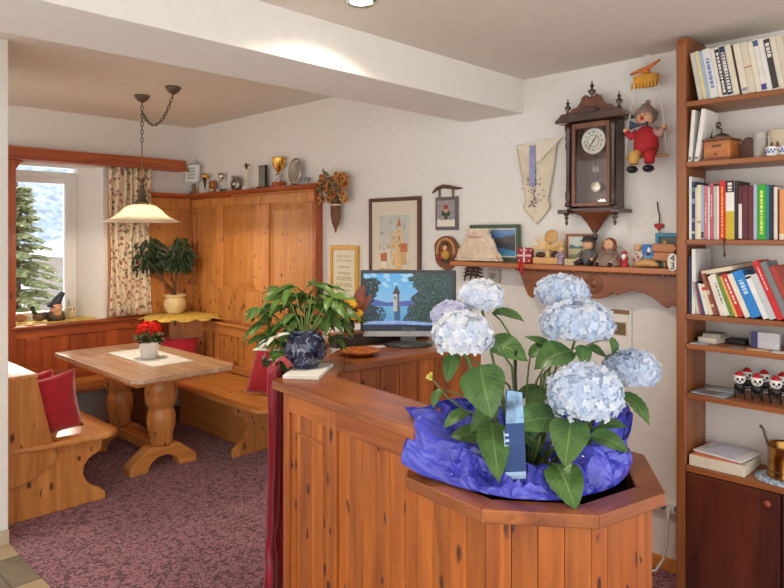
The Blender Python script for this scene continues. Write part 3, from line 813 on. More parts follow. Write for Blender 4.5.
MB().box(.005, .055, -.025, .025, 0, .022, 0).build('base', solid((60, 84, 64), .3), t, bevel=.003)
MB().lathe([(0, .022), (.018, .022), (.008, .035), (.006, .075), (.012, .10), (.026, .135), (.034, .172), (.031, .172), (.02, .13), (0, .11)], seg=20).build('cup', silver, t)
t = trophy('round pewter flask with a short spout among the trophies', .845, 'flask', name='flask')
MB().lathe([(0, 0), (.045, 0), (.062, .02), (.070, .055), (.064, .09), (.04, .112), (.044, .120), (.038, .128), (0, .128)], seg=24, sy=.45).build('body', pewter, t)
MB().tube([(-.05, 0, .10), (-.062, 0, .125), (-.06, 0, .145)], [.012, .008, .006], 8).build('spout', pewter, t)
MB().lathe([(0, -.004), (.035, -.004), (.038, 0), (0, .004)], seg=20).build('emblem', silver, t, rot=(R(90), 0, 0), loc=(0, -.032, .058))
t = trophy('tall narrow trophy with a small dark winged figure on a white column', 1.015)
MB().cbox((0, 0, .012), (.07, .05, .024)).build('base', white, t, bevel=.003)
MB().cbox((0, 0, .10), (.024, .024, .155)).build('column', plain('ivory_stone', rgb(226, 214, 190), .4), t)
b = MB(); b.ball((0, 0, .20), (.014, .012, .022)); b.ball((0, -.004, .226), .010); b.build('figure', solid((70, 56, 44), .4), t)
for s_ in (-1, 1): MB().tube([(s_*.008, 0, .21), (s_*.035, 0, .216), (s_*.055, 0, .212)], [.007, .006, .002], 6).build('wing', solid((96, 80, 60), .4), t)
t = trophy('upright glass award plate in a dark frame on small feet', 1.265, 'award', name='award_plate')
b = MB(); b.box(-.052, .044, -.006, .006, .012, .19); b.build('plate', plain('smoky_glass', rgb(150, 150, 138), .1, .3), t)
b = MB(); b.box(.044, .054, -.010, .010, .008, .195); b.box(-.055, .044, -.008, .008, .186, .195); b.build('edge', black, t)
b = MB(); b.lathe([(0, -.007), (.026, -.007), (.026, -.006), (0, -.006)], seg=20); b.build('medal', silver, t, rot=(R(90), 0, 0), loc=(-.004, 0, .11))
for x in (-.045, .045): MB().box(x-.02, x+.02, -.022, .022, 0, .014).build('foot', black, t, bevel=.003)
t = trophy('big golden two-handled cup on a wooden block', 1.50)
MB().box(-.052, .052, -.04, .04, 0, .04).build('base', railX, t, bevel=.004)
MB().lathe([(0, .04), (.035, .04), (.022, .06), (.018, .075), (.030, .085), (.026, .10), (.012, .115), (.014, .125), (0, .125)], seg=20).build('stem', silver, t)
MB().lathe([(0, .122), (.016, .125), (.034, .15), (.05, .19), (.058, .235), (.060, .245), (.055, .245), (.045, .19), (0, .15)], seg=28).build('cup', gold, t)
for s_ in (-1, 1): MB().tube([(s_*.05, 0, .232), (s_*.085, 0, .236), (s_*.088, 0, .20), (s_*.06, 0, .165), (s_*.034, 0, .155)], .005, 6).build('handle', gold, t)
t = trophy('oval silver plate standing upright at the right of the golden cup', 1.735, 'plate', name='silver_plate')
MB().lathe([(0, -.004), (.058, -.004), (.066, .002), (.082, .008), (.084, .012), (.07, .009), (.058, .004), (0, .004)], seg=36, sy=1.28).build('dish', silver, t, rot=(R(84), 0, 0), loc=(0, -.002, .114))
MB().box(-.03, .03, -.03, .035, 0, .008).build('stand', black, t)
t = trophy('tiny dark egg cup at the right end of the panelling top', 1.885, 'cup', y=-.05, name='egg_cup')
MB().lathe([(0, 0), (.018, 0), (.006, .012), (.006, .022), (.02, .045), (.022, .055), (.017, .055), (0, .03)], seg=16).build('bowl', pewter, t)
MB().tube([(-.02, 0, .05), (-.04, 0, .055), (-.048, 0, .04), (-.018, 0, .03)], .004, 6).build('handle', pewter, t)

# ------------------------------------------------------------------ pictures and keepsakes on the back wall
def framed(name, label, cat, x0, x1, z0, z1, fw, fm, depth=.022, mat_in=None, img=None, y=-.002, art=None):
    w, h = x1-x0, z1-z0
    t = thing(name, label, cat, ((x0+x1)/2, y, z0))
    b = MB(); d = depth
    for a in ((-w/2, w/2, 0, fw), (-w/2, w/2, h-fw, h), (-w/2, -w/2+fw, fw, h-fw), (w/2-fw, w/2, fw, h-fw)): b.box(a[0], a[1], -d, 0, a[2], a[3])
    b.build('frame', fm, t, bevel=.003)
    MB().box(-w/2+fw*.8, w/2-fw*.8, -d*.55, -.001, fw*.8, h-fw*.8).build('mount', mat_in or paper, t)
    if img:
        ax0, ax1, az0, az1, nx, ny, fn = img
        picture('picture_print', t, ax1-ax0, az1-az0, nx, ny, fn, printm, loc=((ax0+ax1)/2-(x0+x1)/2, -d*.55-.0015, az0-z0))
    return t
def nz(u, v, s=1, o_=0): return NZ.noise(V((u*s, v*s, o_)))
def certfn(u, v):
    k = int(v*30); ln = .30+.2*abs(nz(k, 3.3, .9))
    if k in (4, 8, 9, 11, 13, 14, 16, 17, 19, 22, 25, 27) and abs(u-.5) < ln and nz(u*40, k*3) > -.2: return (196, 184, 150)
    return (226, 216, 190)
framed('framed_certificate', 'certificate in a yellow frame on the wall left of the monitor', 'certificate', 2.122, 2.44, 1.03, 1.602, .030, solid((214, 164, 58), .4), mat_in=cream, img=(2.16, 2.40, 1.08, 1.56, 30, 90, certfn))
def waterfn(u, v):
    n = .12*nz(u, v, 9)+.08*nz(u, v, 23, 5)
    c = [214+30*n, 212+40*n, 196+40*n]
    if v > .45: c = [196+80*n+20*(1-v), 200+60*n, 190+40*n]
    def bl(c, d, k): return [a*(1-k)+e*k for a, e in zip(c, d)]
    if .58 < u+n*.1 < .76 and .16 < v < .82-abs(u-.67)*1.0: c = [222+60*n, 186+50*n, 130+40*n]
    if .60 < u < .74 and v > .82 and v < .98-abs(u-.67)*2.2: c = [190, 120, 82]
    if .70 < u < .94 and .42 < v+n*.2 < .56: c = [196+40*n, 116, 72]
    if .72 < u < .92 and .22 < v < .42: c = [206, 172, 120]
    if .04 < u < .26 and .27 < v+n*.2 < .40: c = [188, 106, 66]
    if .06 < u < .24 and .08 < v < .27: c = [232, 220, 196]
    if .40 < u < .56 and .2 < v < .74 and n > .0: c = [224, 176, 96]
    if v < .16: c = [200+90*n, 156+90*n, 92+60*n]
    if n < -.075: c = bl(c, [120, 96, 70], .5)
    if .655 < u < .685 and .4 < v < .76 and int(v*24) % 3 == 0: c = [104, 80, 62]
    return [max(0, min(255, x)) for x in c]
framed('framed_watercolour', 'watercolour of a church tower in a dark brown frame behind the monitor', 'picture', 2.56, 3.06, 1.30, 1.945, .026, solid((92, 54, 42), .4), mat_in=plain('ivory_mount', rgb(222, 212, 192), .85, var=.01), img=(2.665, 2.955, 1.375, 1.822, 58, 90, waterfn))
# little hanging picture with carved wood top
t = thing('hanging_picture', 'little grey picture hanging from a carved branch, above the relief carving', 'picture', (3.287, -.004, 1.715))
b = MB(); b.box(-.093, .093, -.016, 0, 0, .215); b.build('board', solid((104, 96, 94), .6), t, bevel=.004)
def girlfn(u, v):
    if abs(u-.5) < .13 and .68 < v < .82: return (150, 60, 56)
    if (u-.5)**2*1.4+(v-.63)**2 < .012: return (206, 150, 120)
    if abs(u-.5) < .24 and .40 < v < .58: return (50, 70, 50)
    if abs(u-.5) < .09 and .25 < v <= .42: return (90, 62, 52)
    if v < .26+.06*nz(u, 0, 6): return (226, 220, 206)
    return (150+20*nz(u, v, 8), 142+20*nz(u, v, 8), 146)
picture('painted_panel', t, .15, .17, 30, 34, girlfn, printm, loc=(0, -.0175, .022))
b = MB(); b.tube([(-.12, -.012, .245), (-.08, -.012, .275), (-.03, -.012, .286), (.03, -.012, .278), (.08, -.012, .268), (.13, -.012, .266)], [.005, .011, .013, .012, .009, .004], 8); b.build('branch', stemb, t)
b = MB(); b.box(-.068, -.058, -.012, -.002, .213, .28); b.box(.046, .056, -.012, -.002, .213, .275); b.build('straps', plain('leather_straps', rgb(120, 96, 76), .7), t)
# carved relief
t = thing('hanging_relief', 'round carved wooden relief with a painted figure, left of the lace dress', 'carving', (3.287, -.003, 1.57))
P = [(.105*math.cos(a)*(1+.06*math.sin(5*a+1)), .112*math.sin(a)*(1+.05*math.sin(3*a))) for a in [2*math.pi*k/40 for k in range(40)]]
b = MB(); b.prism(P, -.018, 0, 'Y'); b.build('plaque', carve, t, bevel=.006, seg=3)
b = MB()
b.tube([(.072*math.cos(a), -.02, .008+.078*math.sin(a)) for a in [math.pi*(-.1+1.2*k/20) for k in range(21)]], .009, 8); b.build('arch', plain('painted_arch', rgb(196, 150, 96), .5), t)
MB().ball((0, -.026, .028), (.018, .012, .02)).build('head', skin, t)
MB().ball((-.002, -.024, .052), (.022, .012, .012)).build('hat', solid((88, 56, 40)), t)
MB().ball((0, -.022, -.018), (.036, .014, .032)).build('jacket', solid((196, 150, 60)), t)
MB().ball((-.04, -.022, -.038), (.026, .012, .02)).build('red_skirt', solid((150, 50, 44)), t)
MB().ball((.02, -.022, -.058), (.05, .012, .012)).build('grass_base', solid((60, 66, 44)), t)
# console plank continues left under the lace dress; lake photo
def lakefn(u, v):
    n = .1*nz(u, v, 7)
    m = .12+.30*max(0, (u-.15))**1.1+.05*nz(u, 1, 9)
    d = abs(v-.5)
    if d < m*.8: return (86+90*n-20*(v < .5), 82+80*n-16*(v < .5), 84+80*n-12*(v < .5))
    k = (d-.1)*1.4
    return (70+90*k*(v > .5)+200*max(0, n), 112+70*k+160*max(0, n), 176+30*k+60*n)
t = framed('framed_photo', 'photo of a mountain lake in a dark green frame beside the lace dress', 'picture', 3.495, 3.86, 1.527, 1.745, .022, solid((70, 92, 70), .5), mat_in=paper, img=(3.525, 3.83, 1.557, 1.715, 60, 34, lakefn), y=-.02)
# lace dress sachet
t = thing('lace_dress', 'cream lace doll dress hanging on the wall in front of the lake photo', 'ornament', (3.60, -.09, 1.527))
b = MB()
def lace(u, v):
    a = u*2*math.pi; wd = .150*(1-v)**.8*.75+.055+.035*max(0, v-.75)*4*.35
    if v > .86: wd = .062+(v-.86)*.25
    rf = 1+.07*math.sin(a*11+v*7)+.04*math.sin(a*23)
    zz = v*.19+.006*math.sin(v*40)
    return (wd*math.cos(a)*rf, .045*math.sin(a)*rf*(1.1-v*.6), zz)
b.grid(96, 20, lace, closeu=True); b.build('lace_skirt', plain('cream_lace', rgb(222, 202, 180), .9, var=.08, bumpy=.6, bscale=160), t)
b = MB(); b.tube([(-.05, -.03, .148), (0, -.036, .142), (.05, -.03, .148)], .006, 6); b.build('ribbon', plain('rose_ribbon', rgb(206, 160, 150), .6), t)
MB().ball((0, 0, .182), (.05, .02, .014)).build('collar', plain('cream_collar', rgb(226, 210, 190), .9), t)
# carved wooden twig ornament, thermostat
t = thing('twig_ornament', 'dark carved wooden ornament on the wall just above the left white flowers', 'ornament', (3.50, -.003, 1.40))
b = MB()
for k in range(5): b.tube([(-.08+k*.005, -.008, .02+k*.022), (-.03, -.012, .035+k*.02), (.03, -.012, .03+k*.022), (.085-k*.006, -.008, .02+k*.022)], [.003, .008, .008, .003], 6)
for x in (-.045, 0, .04): b.tube([(x-.02, -.014, -.01), (x, -.016, .06), (x+.015, -.012, .13)], [.004, .008, .004], 6)
b.build('carved_twigs', solid((84, 56, 40)), t)
t = thing('thermostat', 'small grey thermostat box on the wall right of the twig ornament', 'switch', (3.66, -.002, 1.39))
MB().box(-.045, .045, -.022, 0, 0, .082).build('case', solid((186, 178, 166)), t, bevel=.004)
MB().box(-.02, .02, -.026, -.022, .025, .06).build('dial', solid((150, 140, 120)), t, bevel=.003)
# dried bouquet
t = thing('hanging_bouquet', 'dried flower bouquet in a long brown cone hanging beside the tall panelling', 'bouquet', (2.235, -.06, 1.70))
b = MB(); b.lathe([(0, 0), (.006, .0), (.012, .03), (.032, .07), (.044, .13), (.048, .26), (.04, .27), (0, .26)], seg=20, sy=.75); b.build('wicker_cone', plain('brown_wicker', rgb(124, 82, 58), .8, var=.15, bumpy=.5, bscale=120), t)
MB().lathe([(.050, .205), (.053, .21), (.050, .215)], seg=20, sy=.75, cap=False).build('raffia_band', cream, t)
b = MB(); bl = MB(); bd = MB(); rr = random.Random(5)
for k in range(74):
    a = rr.uniform(0, 6.28); r = rr.uniform(0, 1)**.5; p = V((.155*r*math.cos(a)*.95, -.03+.06*r*math.sin(a), .33+.075*math.sin(a*1.7+k)+rr.uniform(-.03, .04)))
    if p.y > .045: p.y = .04
    bl.tube([(0, 0, .22), tuple(p*.5+V((0, 0, .12))), tuple(p)], .003, 4)
    if k < 46:
        n_ = V((p.x*2, -1, .3)).normalized(); s = n_.cross(V((0, 0, 1))).normalized(); u_ = s.cross(n_); q0 = p+n_*.02
        ce = b.vs([q0])[0]; rg = b.vs([q0+(s*math.cos(i*.3927)+u_*math.sin(i*.3927))*(.032 if i % 2 else .020)-n_*.006 for i in range(16)])
        for i in range(16): b.face([ce, rg[i], rg[(i+1) % 16]])
        bd.ball(q0, .009, 8, k=4)
    else:
        small_leaf(bl, p, V((rr.uniform(-1, 1), -.6, rr.uniform(-.6, 1))), V((0, -1, .3)), .07, .03)
b.build('dried_flowers', petalm('ochre_petals', rgb(196, 118, 56), rgb(226, 170, 100)), t, norm=False)['kind'] = 'stuff'
bd.build('flower_hearts', solid((86, 52, 30)), t)['kind'] = 'stuff'
bl.build('dried_leaves', plain('dry_olive', rgb(112, 108, 76), .8, var=.3), t, norm=False)['kind'] = 'stuff'
# hanging cloth pouch
t = thing('cloth_pouch', 'cream cloth hanging with lavender embroidery, on the wall left of the clock', 'wall hanging', (3.965, -.004, 1.745))
def pouch(y): return [(-.125, .37+y), (-.13, .47), (.13, .48), (.135, .40), (.085, .22), (.07, .11), (.085, .095), (0, 0), (-.095, .10), (-.06, .13), (-.10, .25)]
b = MB(); b.grid(16, 24, lambda u, v: ((u-.5)*2*(.07+.065*max(0, (v-.25)/.75)**.8 if v > .25 else .09*min(1, v/.2)*(1 if v < .2 else 1-(v-.2)*4.4*.22/.22*.2)), -.010-.012*math.sin(math.pi*u)-.004*math.sin(v*9+u*5), v*.47))
b.build('cloth', plain('cream_muslin', rgb(222, 210, 186), .9, var=.03), t, solid=.003)
b = MB(); v1 = b.vs([(-.14, -.014, .46), (0, -.030, .475), (.165, -.012, .485), (.03, -.034, .36), (-.02, -.034, .365)]); b.face([v1[0], v1[4], v1[3], v1[2], v1[1]]); b.build('folded_flap', plain('cream_muslin_flap', rgb(230, 220, 198), .9, var=.03), t, solid=.002)
b = MB(); b.box(-.032, .006, -.040, -.036, .22, .455); b.build('lavender_ribbon', plain('lavender', rgb(150, 150, 190), .7, var=.1), t)
b = MB(); rr = random.Random(9)
for k in range(70):
    f = rr.random(); b.ball((-.015+rr.gauss(0, .012+.03*math.sin(math.pi*f)*(1 if k % 2 else .4)), -.029, .10+.22*f), (.004, .003, .005), 6, k=3)
b.build('embroidery', plain('plum_thread', rgb(112, 92, 116), .8, var=.3), t)['kind'] = 'stuff'

# ------------------------------------------------------------------ wall clock
t = thing('wall_clock', 'dark carved pendulum wall clock with a white dial above the shelf of keepsakes', 'clock', (4.352, -.001, 1.70)); t.scale = (.84, .84, .84)
W_ = .17
MB().box(-W_+.02, W_-.02, -.02, -.002, .14, .70).build('back_board', clkM, t)
b = MB()
for s_ in (-1, 1): b.box(s_*W_-.022*(s_ > 0)-.0, s_*W_+.022*(s_ < 0), -.12, -.02, .14, .70)
b.box(-W_+.02, W_-.02, -.12, -.02, .13, .15); b.build('case', clkZ, t, bevel=.003)
b = MB()
for x0, x1, z0, z1 in ((-.13, -.105, .16, .69), (.105, .13, .16, .69), (-.105, .105, .655, .69), (-.105, .105, .16, .185)): b.box(x0, x1, -.135, -.12, z0, z1)
fr = b.build('door_frame', clkM, t, bevel=.003)
MB().box(-.105, .105, -.127, -.124, .185, .655).build('door_glass', glass, t)
for s_ in (-1, 1):
    MB().lathe([(0, .16), (.022, .16), (.022, .18), (.014, .19), (.018, .21), (.020, .24), (.013, .27), (.013, .52), (.02, .55), (.014, .58), (.022, .60), (.016, .63), (.022, .65), (.022, .69), (0, .69)], (s_*.153, -.135, 0), 14).build('turned_column', clkZ, t)
    MB().lathe([(0, -.075), (.004, -.07), (.012, -.05), (.005, -.04), (.016, -.02), (.008, -.01), (.02, 0), (.02, .03), (0, .03)], (s_*.165, -.135, .11), 12).build('drop_finial', clkZ, t)
    MB().box(s_*.18-.035, s_*.18+.035, -.165, -.01, .115, .14).build('bracket_block', clkZ, t, bevel=.004)
    MB().lathe([(0, 0), (.022, 0), (.012, .015), (.006, .025), (.020, .045), (.020, .055), (.006, .065), (.014, .08), (.004, .09), (.004, .105), (0, .112)], (s_*.175, -.10, .755), 12).build('turned_finial', clkZ, t)
MB().prism([(-.235, 0), (.235, 0), (.235, .012), (.215, .028), (.20, .04), (.19, .055), (-.19, .055), (-.20, .04), (-.215, .028), (-.235, .012)], -.165, -.004, 'Y').build('cornice', clkZ, t, loc=(0, 0, .70), bevel=.003)
b = MB(); b.prism([(-.15, 0), (.15, 0), (.15, .015)]+[(.13, .035), (.10, .04), (.075, .065), (.06, .10), (.035, .115), (.02, .10), (.02, .085), (-.02, .085), (-.02, .10), (-.035, .115), (-.06, .10), (-.075, .065), (-.10, .04), (-.13, .035), (-.15, .015)], -.13, -.09, 'Y'); b.build('crest', clkM, t, loc=(0, 0, .753), bevel=.004)
MB().prism([(-.08, .0), (.08, .0), (.06, .022), (0, .045), (-.06, .022)], -.175, -.13, 'Y').build('crest_moulding', clkZ, t, loc=(0, 0, .745), bevel=.003)
MB().lathe([(0, 0), (.022, 0), (.010, .012), (.006, .02), (.026, .045), (.026, .052), (.006, .065), (.015, .085), (.005, .095), (.005, .11), (0, .118)], (0, -.11, .838), 14).build('top_finial', clkZ, t)
MB().lathe([(0, 0), (.02, .0), (.03, .015), (.06, .06), (.10, .10), (.15, .118), (.17, .13), (0, .13)], (0, -.07, .0), 24, sy=.42).build('base_bowl', clkM, t)
MB().lathe([(0, -.06), (.01, -.055), (.02, -.03), (.01, -.01), (.025, .01), (0, .015)], (0, -.07, .0), 16).build('base_finial', clkZ, t)
d_ = MB().lathe([(0, 0), (.078, 0), (.085, .004), (.078, .010), (.068, .006), (0, .006)], seg=40).build('dial', plain('enamel_dial', rgb(232, 228, 214), .3, var=.01), t, rot=(R(90), 0, 0), loc=(0, -.085, .575))
for k, nm in enumerate(('XII', 'I', 'II', 'III', 'IV', 'V', 'VI', 'VII', 'VIII', 'IX', 'X', 'XI')):
    a = R(90-30*k); text_mesh(nm, .020, 'numeral', black, d_, (.057*math.cos(a), .057*math.sin(a), .0068), (0, 0, a-R(90)), .0004)
MB().lathe([(.040, .0065), (.040, .0072), (.037, .0072), (.037, .0065), (.040, .0065)], seg=36, cap=False).build('inner_ring', solid((90, 70, 60)), d_)
b = MB(); b.prism([(-.003, -.012), (.003, -.012), (.002, .058), (-.002, .058)], .009, .010); b.build('minute_hand', black, d_, rot=(0, 0, R(-215)))
b = MB(); b.prism([(-.004, -.010), (.004, -.010), (.002, .038), (-.002, .038)], .010, .011); b.build('hour_hand', black, d_, rot=(0, 0, R(-35)))
MB().tube([(0, -.06, .50), (0, -.06, .30)], .003, 6).build('pendulum_rod', brass, t)
b = MB()
for x in (-.018, -.009, .009, .018): b.tube([(x, -.062, .48), (x, -.062, .33)], .002, 6)
b.build('pendulum_bars', silver, t)
MB().lathe([(0, -.006), (.03, -.004), (.036, 0), (.03, .004), (0, .006)], seg=28).build('pendulum_bob', plain('pale_brass', rgb(232, 222, 196), .3, .4), t, rot=(R(90), 0, 0), loc=(0, -.06, .285))
b = MB(); b.prism([(-.03, 0), (.03, 0), (.034, .015), (.02, .01), (.012, .022), (0, .012), (-.012, .022), (-.02, .01), (-.034, .015)], -.03, -.024, 'Y'); b.build('maker_badge', silver, t, loc=(.03, 0, .19))
# ------------------------------------------------------------------ carved wall shelf and its keepsakes
SZ = 1.52
t = thing('wall_shelf', 'carved wooden wall shelf below the clock, crowded with small keepsakes', 'shelf', (0, 0, 0))
MB().box(3.42, 4.853, -.15, -.002, SZ-.030, SZ-.0005).build('board', wood('honey_shelf_wood', rgb(186, 112, 58), rgb(140, 78, 38), 'X', 0, .35), t, bevel=.006)
b = MB()
for k in range(64): b.box(3.90+k*.0148, 3.90+k*.0148+.008, -.135, -.120, SZ-.042, SZ-.030)
b.build('dentil_trim', carve, t)
Z0 = SZ-.03
P = [(3.90, Z0), (4.85, Z0), (4.85, Z0-.165)]
cv = [(4.82, .155), (4.78, .150), (4.755, .165), (4.73, .150), (4.69, .118), (4.64, .095), (4.58, .090), (4.53, .105), (4.50, .118), (4.48, .105), (4.45, .128), (4.41, .140), (4.375, .142), (4.34, .140), (4.30, .128), (4.27, .105), (4.25, .118), (4.22, .105), (4.17, .090), (4.11, .095), (4.06, .118), (4.02, .150), (3.995, .165), (3.97, .15), (3.95, .11), (3.93, .06)]
P += [(x, Z0-z) for x, z in cv]
b = MB(); b.prism(P, -.118, -.098, 'Y'); b.build('carved_apron', carve, t, bevel=.004)
MB().lathe([(0, 0), (.05, 0), (.05, .003), (.045, .007), (.040, .003), (.036, .003), (.031, .008), (.026, .003), (.02, .003), (.012, .010), (0, .012)], seg=24).build('carved_rosette', carve, t, rot=(R(90), 0, 0), loc=(4.375, -.117, Z0-.065))
for x in (3.93, 4.82): MB().prism([(-.098, 0), (-.002, 0), (-.002, -.15), (-.03, -.14), (-.06, -.08), (-.098, -.05)], x, x+.025, 'X').build('bracket', carve, t, loc=(0, 0, Z0))
def keep(name, label, cat, x, y=-.085, rz=0, **k): return thing(name, label, cat, (x, y, SZ), rz, **k)
t = keep('gift_box', 'small red gift box with white pattern and red ribbon, left on the shelf', 'box', 3.945, -.10, R(12))
MB().cbox((0, 0, .045), (.085, .05, .088)).build('box', solid((150, 30, 50)), t, bevel=.006)
b = MB(); b.box(-.006, .006, -.0275, -.026, .002, .088); b.box(-.043, .043, -.0275, -.026, .04, .05)
for k in range(9): b.cbox((-.03+.03*(k % 3)+.006*(k//3), -.0262, .016+.03*(k//3)), (.009, .002, .007))
b.build('white_pattern', solid((226, 190, 196)), t)
b = MB(); b.tube([(0, -.03, .004), (.0, -.06, -.0), (0, -.068, -.02), (.004, -.068, -.06)], .006, 6); b.tube([(-.012, -.03, .004), (-.014, -.062, 0), (-.022, -.068, -.04)], .005, 6); b.build('ribbon', solid((206, 30, 30)), t)
t = keep('straw_ornament', 'pale wood shaving ornament with a round disc on a light wooden block', 'ornament', 4.085, -.085)
MB().box(-.085, .075, -.03, .03, 0, .036).build('block', ltwood, t, bevel=.004)
MB().lathe([(0, -.004), (.036, -.004), (.038, 0), (.034, .004), (0, .004)], seg=28).build('disc', ltwood, t, rot=(R(78), 0, R(10)), loc=(.03, -.02, .155))
b = MB(); rr = random.Random(21)
for k in range(22):
    a = rr.uniform(R(-15), R(195)); l = rr.uniform(.06, .115); c = V((.0, -.005, .085))
    d = V((math.cos(a), rr.uniform(-.15, .05), math.sin(a)*.8))
    b.cbox(c+d*l*.5, (l, .003, .009), rot=(rr.uniform(-.5, .5), -a, 0))
b.cbox((0, 0, .06), (.02, .02, .05)); b.build('wood_strips', plain('straw', rgb(224, 184, 122), .6, var=.1), t)
b = MB(); b.ball((-.045, -.01, .05), (.03, .016, .018)); b.ball((.045, -.01, .055), (.02, .014, .02)); b.build('dark_cones', solid((70, 36, 34)), t)
def doll(name, label, x, y, h, dress, hairc, hat=None, cat='figurine', arms=True, body=(.028, .022)):
    t = keep(name, label, cat, x, y); s = h
    MB().lathe([(0, 0), (body[0], 0), (body[0]*1.02, .08*s), (body[1]*.8, .45*s), (body[1]*.9, .60*s), (body[1]*.4, .70*s), (0, .70*s)], seg=16).build('body', dress, t)
    MB().ball((0, 0, .82*s), (.16*s, .15*s, .17*s), 14).build('head', skin, t)
    b = MB(); b.ball((0, .03*s, .85*s), (.175*s, .15*s, .17*s), 14); b.build('hair', hairc, t)
    if hat: MB().lathe([(0, .2*s), (.10*s, .18*s), (.16*s, .06*s), (.22*s, .02*s), (.22*s, 0), (0, 0)], (0, .01*s, .88*s), 16).build('hat', hat, t)
    for s_ in (-1, 1): MB().tube([(s_*body[1]*.7, 0, .62*s), (s_*body[1]*1.3, -.01, .5*s), (s_*body[1]*1.1, -.025, .38*s)], [.10*s, .085*s, .06*s], 8).build('arm', dress, t)
    b = MB()
    for s_ in (-1, 1): b.ball((s_*.05*s, -.145*s, .84*s), .018*s, 8, k=4)
    b.build('eyes', black, t)
    return t
doll('girl_figurine', 'tiny girl figure in lilac standing beside the pale wooden block', 4.18, -.115, .098, solid((160, 140, 160)), solid((220, 180, 100)), body=(.018, .015))
framedp = framed('framed_photo', 'small brown framed landscape picture on the shelf behind the doll boy', 'picture', 4.165, 4.335, SZ+.004, SZ+.168, .014, solid((150, 92, 56), .4), mat_in=paper,
    img=(4.185, 4.315, SZ+.024, SZ+.15, 26, 24, lambda u, v: (190+20*v, 200+16*v, 208) if v > .62+.08*nz(u, 0, 4) else ((96, 120, 120) if v > .5 else (206, 200, 160) if v > .25 else (150, 160, 120))), y=-.020)
t = keep('card_stack', 'small beige card stack with dark dots in front of the brown framed picture', 'box', 4.245, -.115)
MB().box(-.035, .035, -.018, .018, 0, .034).build('card', solid((200, 184, 146)), t, bevel=.003)
b = MB()
for k in range(6): b.ball((-.025+k*.010, -.0185, .012+.010*(k % 2)), (.0035, .0015, .0035), 6, k=3)
b.build('dots', black, t)
# seated dolls
def seated(name, label, x, coat, trousers, shoe, hairc, hat, girl):
    t = keep(name, label, 'doll', x, -.085)
    MB().lathe([(0, 0), (.036, 0), (.040, .02), (.034, .05), (.030, .075), (.014, .09), (0, .09)], seg=18, sy=.8).build('torso', coat, t)
    MB().ball((0, -.002, .112), (.029, .027, .030), 18).build('head', skin, t)
    b = MB(); b.ball((0, .008, .118), (.034, .028, .031), 18)
    if girl:
        for s_ in (-1, 1): b.tube([(s_*.028, 0, .125), (s_*.034, -.002, .10), (s_*.032, -.006, .075)], [.009, .010, .006], 8)
    b.build('hair', hairc, t)
    if hat: MB().lathe([(0, .03), (.026, .026), (.034, .006), (.040, .002), (.040, -.004), (0, -.004)], (0, .004, .130), 20).build('hat', hat, t)
    for s_ in (-1, 1):
        MB().tube([(s_*.028, 0, .078), (s_*.046, -.008, .055), (s_*.040, -.03, .036)], [.012, .011, .009], 10).build('arm', coat, t)
        MB().ball((s_*.039, -.036, .033), .009, 10, k=5).build('hand', skin, t)
        MB().tube([(s_*.018, -.01, .016), (s_*.030, -.04, .022), (s_*.034, -.060, .014)], [.016, .014, .011], 10).build('leg', trousers, t)
        MB().ball((s_*.035, -.064, .012), (.012, .018, .011), 10, k=6).build('shoe', shoe, t)
    if girl: MB().lathe([(.0, .0), (.082, .002), (.074, .02), (.048, .048), (.032, .07), (0, .07)], (0, -.012, 0), 26, sy=.75).build('skirt', coat, t)
    b = MB()
    for s_ in (-1, 1): b.ball((s_*.010, -.027, .116), .003, 8, k=4)
    b.build('eyes', black, t)
    MB().ball((0, -.029, .108), .004, 8, k=4).build('nose', skin, t)
    return t
seated('doll', 'seated boy doll with a dark flat hat and grey coat under the clock', 4.325, solid((96, 92, 90)), solid((44, 46, 54)), black, solid((110, 76, 50)), solid((56, 54, 58)), False)
seated('doll', 'seated girl doll with brown braids and a wide grey brown dress', 4.445, solid((134, 112, 100)), solid((190, 180, 170)), black, solid((120, 72, 42)), None, True)
t = doll('santa_figurine', 'tiny red robed santa figure on the shelf right of the girl doll', 4.545, -.12, .075, solid((190, 36, 40)), white, solid((190, 36, 40)), body=(.018, .014))
MB().lathe([(0, -.03), (.012, -.01), (.009, .006), (0, .01)], (0, -.012, .058), 10, sy=.6).build('beard', white, t)
t = doll('angel_figurine', 'white and red clown figure with fair hair behind the tiny santa', 4.585, -.055, .115, solid((226, 216, 206)), solid((222, 190, 110)), None, body=(.026, .02))
b = MB(); b.ball((-.01, -.022, .035), .007, 8, k=4); b.ball((.008, -.02, .05), .007, 8, k=4); b.ball((0, -.018, .066), .006, 8, k=4); b.build('red_buttons', solid((196, 40, 44)), t)
t = keep('blue_picture_block', 'small blue block with a white and black figure painted on it', 'picture', 4.645, -.06)
MB().box(-.033, .033, -.008, .008, .0, .115).build('block', solid((60, 116, 190)), t, bevel=.003)
picture('painted_figure', t, .05, .07, 18, 22, lambda u, v: (240, 240, 236) if (u-.55)**2+(v-.72)**2 < .03 else (34, 36, 44) if abs(u-.5) < .2-.1*v and v < .75 and v > .3 else (110, 160, 210) if v < .3 else (60, 116, 190), printm, loc=(0, -.0088, .036))
t = keep('driftwood', 'low piece of light wood lying in front of the blue picture block', 'wood', 4.655, -.115)
MB().tube([(-.065, 0, .010), (-.035, -.004, .018), (0, .0, .026), (.035, .003, .020), (.06, .0, .012)], [.008, .016, .022, .018, .010], 10).build('wood_piece', ltwood, t)
t = framed('framed_picture', 'teal framed picture leaning on the wall at the right end of the shelf', 'picture', 4.665, 4.80, SZ+.001, SZ+.172, .020, solid((70, 140, 166), .5), mat_in=solid((96, 110, 110)), y=-.015)
t = keep('carved_signpost', 'carved wooden signpost with two stacked arrow boards', 'carving', 4.735, -.085)
MB().tube([(0, 0, 0), (0, 0, .135)], .010, 8).build('post', ltwood, t)
